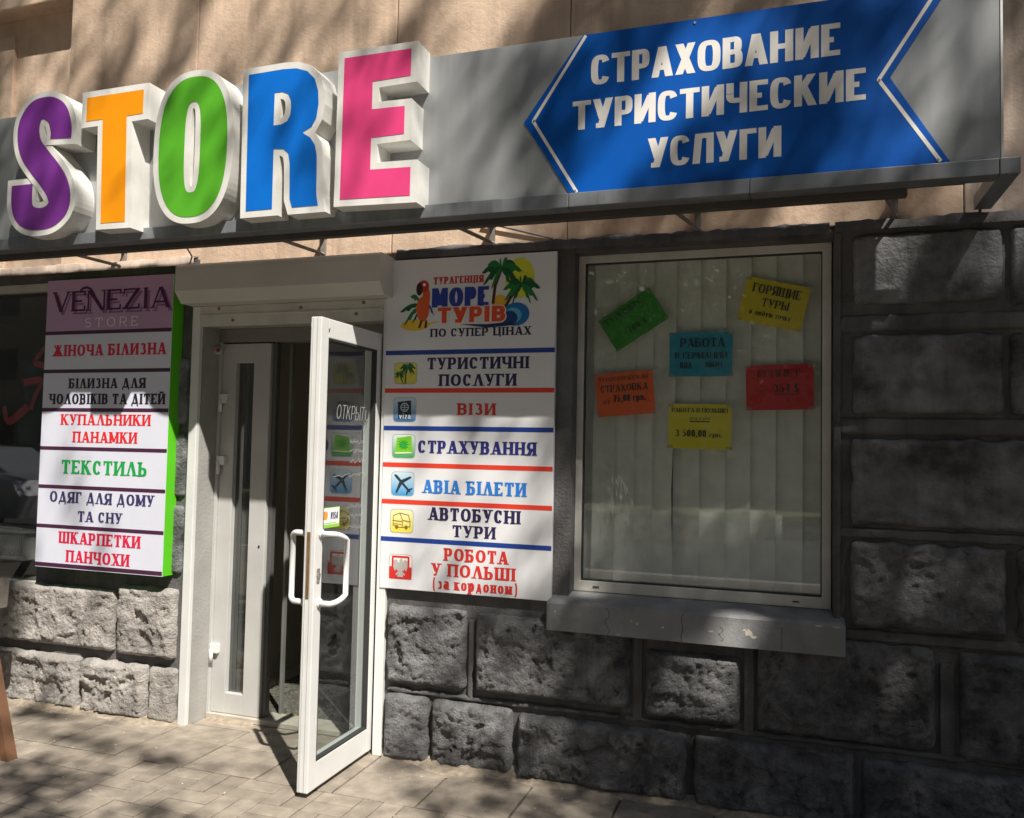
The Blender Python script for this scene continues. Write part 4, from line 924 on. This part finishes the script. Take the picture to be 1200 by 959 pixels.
garland(RP1, .022, 'upper red ribbon, bent like a seven, in the dark left shop window')
garland(RP2, .024, 'lower red ribbon, zigzag, in the dark left shop window')
garland(RP3, .020, 'small dull red ribbon nearest the sign board in the left shop window')
mq = mat('dark_fabric', (.03, .05, .04), .8, .3, 10)
def torso(x, y, z, label):
    b = MB(); b.tube([(x, y, z), (x, y, z+.12), (x, y, z+.30), (x, y, z+.45), (x, y, z+.55), (x, y, z+.60), (x, y, z+.68)], [.13, .15, .11, .15, .14, .06, .045], n=16)
    return tag(b.build('mannequin', mq, None, True), label, 'mannequin')
torso(-3.15, .62, 1.45, 'dark dressed mannequin torso in the left shop window')
boxobj('stand_pole', -3.165, -3.135, .605, .635, .61, 1.46, rail_dark, bpy.data.objects['mannequin'])

tb = thing('wooden_table', 'brown wooden trestle table at the left edge by the wall', 'table', (-2.3, -.7, 0))
wd = mat('brown_varnished_wood', (.115, .055, .028), .45, .25, 8, .15, 60)
cl = mat('faded_cloth', (.13, .115, .095), .9, .2, 12, .3, 80)
def sqleg(p, q, w):
    b = MB(); P, Q = Vector(p), Vector(q)
    b.add([(P.x+a*w[0], P.y+c*w[1], P.z) for a, c in ((-1, -1), (1, -1), (1, 1), (-1, 1))]+[(Q.x+a*w[0]*.8, Q.y+c*w[1]*.8, Q.z) for a, c in ((-1, -1), (1, -1), (1, 1), (-1, 1))], [(3, 2, 1, 0), (4, 5, 6, 7), (0, 1, 5, 4), (1, 2, 6, 5), (2, 3, 7, 6), (3, 0, 4, 7)])
    return b.build('leg', wd, tb)
sqleg((-1.765, -.72, 0), (-2.33, -.45, .735), (.022, .026)); sqleg((-2.75, -.30, 0), (-2.60, -.42, .735), (.022, .026))
sqleg((-3.5, -.95, 0), (-3.1, -.80, .735), (.022, .026)); sqleg((-3.5, -.30, 0), (-3.1, -.42, .735), (.022, .026))
boxobj('tabletop', -3.3, -2.305, -.95, -.33, .712, .735, wd, tb, bev=.004)
b = MB(); vs = []; n = 30
for i in range(n+1):
    y = -.965+.65*i/n; wv = .008*math.sin(i*1.3)
    vs += [(-3.32, y, .739), (-2.30, y, .739), (-2.290+wv*.3, y, .733), (-2.288+wv, y-.01, .66), (-2.292+wv*1.6, y-.015, .60-.015*math.sin(i*.5))]
fs = [(i*5+k, i*5+k+1, (i+1)*5+k+1, (i+1)*5+k) for i in range(n) for k in range(4)]
b.add(vs, fs)
tag(b.build('tablecloth', cl, None, True), 'faded brown cloth over the wooden table at the left edge', 'tablecloth')

# ------------------------------------------------------------------ street trees whose crowns shade the front
UNIT = LD
def gauss(u, v, cu, cv, ru, rv=None, tilt=0):
    rv = rv or ru; du, dv = u-cu, v-cv
    if tilt: c_, s_ = math.cos(tilt), math.sin(tilt); du, dv = du*c_+dv*s_, -du*s_+dv*c_
    return math.exp(-(du/ru)**2-(dv/rv)**2)
def seg_d(u, v, a, b_):
    A, B_ = Vector(a), Vector(b_); P = Vector((u, v)); d = B_-A; t_ = max(0, min(1, (P-A).dot(d)/d.length_squared)); return (P-A-d*t_).length
def shade(u, v):
    """how dense the foliage is along the sun ray that meets the house front at (u, v)"""
    st_ = noise.noise(Vector(((u-v*.53)*3.2, (v+u*.5)*.9, 3.1)))*.55+noise.noise(Vector(((u-v*.53)*7, (v+u*.5)*2, 8.1)))*.2
    if v > 2.75:                      # upper wall
        s_ = .36+.55*sstep(.2, .7, u)-.35*sstep(2.1, 2.5, u)+st_*1.9
        if u < -2.3: s_ += .25
    elif v > 2.3:
        s_ = .05+.8*sstep(.25, .6, u)
        s_ -= .9*gauss(u, v, 1.74, 2.42, .13, .4); s_ -= .35*sstep(2.15, 2.4, u)
    elif v > 1.42:                    # the sign
        s_ = .16+st_*.95 if u < -.4 else .42+.46*sstep(-.05, .15, u)
        s_ -= .25*gauss(u, v, -.15, 1.95, .22, .5)
        d = seg_d(u, v, (1.02, 2.36), (.42, 1.62)); s_ -= 1.25*math.exp(-(d/.13)**2)
        d = seg_d(u, v, (1.95, 2.3), (1.55, 1.70)); s_ -= .75*math.exp(-(d/.13)**2)
        s_ += .12*sstep(1.9, 2.1, u)-.5*gauss(u, v, 2.36, 2.2, .08, .12)
        if u < -2.05: s_ += .42*sstep(-2.05, -2.3, u)
    elif v > 0:
        s_ = .03+st_*.10
        s_ += .35*gauss(u, v, -2.15, .95, .16, .5, .4)
        s_ += .85*sstep(-2.45, -2.6, u)
        s_ += .16*sstep(-.4, .1, u)+.47*sstep(.2, .75, u)+.32*sstep(.7, 1.0, u)
        if v < .78: s_ += .40*sstep(-.2, .05, u)*(.6+.4*st_)
        for (cu, cv, ru, rv, a) in ((1.25, .37, .18, .14, 1.5), (1.36, .58, .10, .08, 1.3), (-.06, .38, .13, .12, .55), (.50, .30, .10, .07, .6), (1.98, .42, .20, .17, .40), (2.0, .80, .16, .13, .40), (.22, .12, .10, .12, .35), (1.8, .3, .12, .1, .3)): s_ -= a*gauss(u, v, cu, cv, ru, rv, .3)
    else:                              # the pavement
        s_ = .02+st_*.04+.35*sstep(-.55, -.15, u)+.35*sstep(-.2, .4, u)+.3*sstep(.5, .9, u)
        for (cu, cv, ru, rv, a) in ((-1.60, -.85, .20, .12, .95), (-2.3, -1.75, .28, .6, .9), (-2.1, -.75, .25, .16, .7), (-1.62, -1.72, .14, .15, .9), (-2.35, -.3, .3, .2, .9), (-1.0, -.75, .10, .08, .35), (-2.0, -1.3, .14, .12, .6)): s_ += a*gauss(u, v, cu, cv, ru, rv)
    if v < -1.9: s_ = max(s_, .9*sstep(-1.9, -2.3, v))
    return 0 if s_ < .07 else min(.985, s_)
leafm = mat('linden_leaf', (.07, .12, .03), .6, .3, 3)
def leaf_quad(b, P, s_, rg):
    a = Vector((rg.gauss(0, 1), rg.gauss(0, 1), rg.gauss(0, .6))).normalized(); c = a.cross(Vector((rg.gauss(0, 1), rg.gauss(0, 1), rg.gauss(0, 1)))).normalized()
    b.v += [tuple(P-a*s_), tuple(P+c*s_*.55), tuple(P+a*s_), tuple(P-c*s_*.55)]; k = len(b.v); b.f.append([k-4, k-3, k-2, k-1]); b.mi.append(0)
tt = thing('street_tree', 'tall leafy street tree whose crown shades the shop front', 'tree', (7.4, -6.3, 0))
cr_ = MB(); cr_.mid(None); rg = random.Random(11)
cell = .06; u = -9.0
LEAF = .055; la = LEAF*LEAF*1.1*.55
while u < 9:
    v = -10.0
    while v < 7.5:
        s_ = shade(u+cell/2, v+cell/2) if (-3.3 < u < 3.2 and -3 < v < 4.6) else .88+.12*noise.noise(Vector((u*.8, v*.8, 2)))
        out_ = not (-3.3 < u < 3.2 and -3 < v < 4.6); LF = .13 if out_ else LEAF; la = LF*LF*1.1*.55
        tau = -math.log(1-min(.985, max(0, s_)))*cell*cell*.429/la
        k = int(tau)+(rg.random() < tau-int(tau))
        for _ in range(k):
            U_, V_ = u+rg.random()*cell, v+rg.random()*cell
            dist = rg.uniform(9.0, 11.5)+(.8 if rg.random() < .3 else 0)
            P = Vector((U_, 0, V_))-UNIT*dist
            if P.z > 3.3: leaf_quad(cr_, P, LF*rg.uniform(.75, 1.25), rg)
        v += cell
    u += cell
cr_.build('crown', leafm, tt)
bark = mat('tree_bark', (.12, .095, .07), .9, .3, 12, .8, 40)
b = MB(); T0 = Vector((7.4, -6.3, -.02)); b.tube([T0, T0+Vector((.05, 0, 2)), T0+Vector((-.05, .1, 4.5)), T0+Vector((-.2, .2, 7)), T0+Vector((-.5, .4, 9.5))], [.24, .2, .17, .13, .05], n=12)
for k in range(14):
    z = 4+k*.38; a = rg.uniform(0, 6.28); q = T0+Vector((-.1, .1, z)); uv_ = [(1.5, 1.1), (1.2, 3.4), (2.5, 1.0), (1.0, -2.5), (2.0, 4.6), (3.6, .6), (4.5, 2), (.2, -3.2), (3.4, -2.5), (5, -1), (1.6, 1.3), (4.2, 3.6), (.9, .75), (2.9, 3.9)][k]
    e = Vector((uv_[0], 0, uv_[1]))-UNIT*10.2
    b.tube([q, q.lerp(e, .4)+Vector((0, 0, .5)), q.lerp(e, .75)+Vector((0, 0, .4)), e], [.06, .04, .022, .008], n=6)
b.build('trunk', bark, tt, True)
def sky_block_tree(x, y, h, seed, label):  # unseen trees added so their dense crowns cut the sky fill
    t_ = thing('street_tree', label, 'tree', (x, y, 0)); rg = random.Random(seed)  # added unseen tree, blocks sky light; shares the street_tree name
    b = MB(); b.tube([(x, y, -.05), (x+.1, y, h*.35), (x, y+.1, h*.8)], [.24, .18, .07], n=8)
    for k in range(7): a = k*.9; b.tube([(x, y, h*.35+k*.3), (x+math.cos(a)*2.2, y+math.sin(a)*2.2, h*.6+k*.35)], [.08, .02], n=5)
    b.build('trunk', bark, t_, True)
    c = MB(); c.mid(None)
    for _ in range(9000):
        d = Vector((rg.gauss(0, 1), rg.gauss(0, 1), rg.gauss(0, 1))).normalized()*(rg.random()**.45)
        P = Vector((x+d.x*4.2, y+d.y*3.4, h*.68+d.z*h*.30))
        if noise.noise(P*.9) > -.22: leaf_quad(c, P, .15*rg.uniform(.7, 1.3), rg)
    c.build('crown', leafm, t_)
sky_block_tree(-7.5, -7.2, 12, 71, 'added leafy tree beyond the left end of the shop front, blocking sky light')
sky_block_tree(-15.5, -7.4, 11, 72, 'added leafy tree far along the pavement to the left, blocking sky light')
sky_block_tree(15.5, -7.2, 12, 73, 'added leafy tree far along the pavement to the right, blocking sky light')
# row of trees and a building across the street: what the panes mirror
def far_tree(x, y, h, seed, label):
    t_ = thing('street_tree', label, 'tree', (x, y, 0), 'trees across the street'); rg = random.Random(seed)
    b = MB(); b.tube([(x, y, -.05), (x+.1, y, h*.35), (x, y+.1, h*.7)], [.2, .15, .06], n=8)
    for k in range(6): a = rg.uniform(0, 6.28); b.tube([(x, y, h*.3+k*.3), (x+math.cos(a)*1.6, y+math.sin(a)*1.6, h*.55+k*.35)], [.07, .02], n=5)
    b.build('trunk', bark, t_, True)
    c = MB(); c.mid(None); cl_ = [Vector((x+rg.gauss(0, 1.4), y+rg.gauss(0, 1.3), h*.62+rg.gauss(0, h*.16))) for _ in range(42)]
    for p in cl_:
        for _ in range(70): leaf_quad(c, p+Vector((rg.gauss(0, .42), rg.gauss(0, .42), rg.gauss(0, .32))), .13*rg.uniform(.7, 1.3), rg)
    c.build('crown', leafm, t_)
for i, (x, y, h) in enumerate(((-11, -17.5, 8.5), (-6.2, -18, 9), (-1.5, -17.6, 8), (3.2, -18.2, 9.5), (8, -17.6, 8.6), (13, -18, 9))):
    far_tree(x, y, h, 40+i, ['outermost leafy tree mirrored at the left shop window', 'second leafy tree across the street from the left', 'third leafy tree across the street from the left', 'tallest leafy tree across the street', 'leafy tree across the street right of the tallest one', 'outermost leafy tree across the street at the right'][i])
ob = thing('apartment_building', 'long beige apartment block across the street behind the trees', 'building', (0, -30, 0))
boxobj('wall', -40, 40, -38, -26, -.1, 13, mat('beige_render', (.42, .36, .28), .85, .1, 1), ob)
wg = mat('dark_window_pane', (.03, .035, .04), .1)
me0 = None
for k in range(4):
    for i in range(20):
        if me0 is None:
            o = boxobj('window', -.6, .6, -.03, .03, -.75, .75, wg, ob); me0 = o.data; o.matrix_parent_inverse = Matrix.Identity(4)
        else:
            o = bpy.data.objects.new('window', me0); COL.objects.link(o); o.parent = ob
        o.location = (-38+i*4, 4.02, 1.9+k*3.1)
# parked car across the road, seen only as a reflection
car = thing('parked_car', 'silver car parked at the kerb, mirrored in the left shop window', 'car', (-12.6, -7.5, -.13))
cm = mat('silver_car_paint', (.45, .46, .48), .25, .03, 3, metal=.6)
b = MB(); cx, cy = -12.6, -7.5
prof = [(-2.15, .28), (-2.2, .6), (-2.05, .82), (-1.45, .92), (-.85, 1.38), (-.3, 1.47), (.55, 1.44), (1.25, 1.02), (1.95, .90), (2.15, .65), (2.12, .28)]
vs = []
for yy, ins_ in ((-.85, .0), (-.80, .03), (.80, .03), (.85, .0)):
    pass
for s_ in (-1, 1):
    for x, z in prof: vs.append((cx+x, cy+s_*(.86-.18*max(0, z-.85)), z-.13))
n = len(prof); b.add(vs, [(i, i+1, n+i+1, n+i) for i in range(n-1)]+[tuple(range(n)), tuple(n+i for i in range(n))[::-1], (0, n, 2*n-1, n-1)])
b.build('body', cm, car)
b = MB()
for s_ in (-1, 1):
    b.add([(cx-.80, cy+s_*.80, .80), (cx+1.05, cy+s_*.80, .82), (cx+.50, cy+s_*.765, 1.20), (cx-.72, cy+s_*.765, 1.20)], [(0, 1, 2, 3)])
b.build('side_glass', wg, car)
for sx in (-1.35, 1.35):
    for sy in (-.80, .80):
        b = MB(); b.tube([(cx+sx, cy+sy-.1, .20), (cx+sx, cy+sy+.1, .20)], .33, n=20); w_ = b.build('wheel', rubber, car)
        b = MB(); b.tube([(cx+sx, cy+sy+(.101 if sy > 0 else -.101), .20), (cx+sx, cy+sy+(.108 if sy > 0 else -.108), .20)], .2, n=16); b.build('rim', steel, w_)
print('tiles', ntile, 'leaves', len(cr_.f))
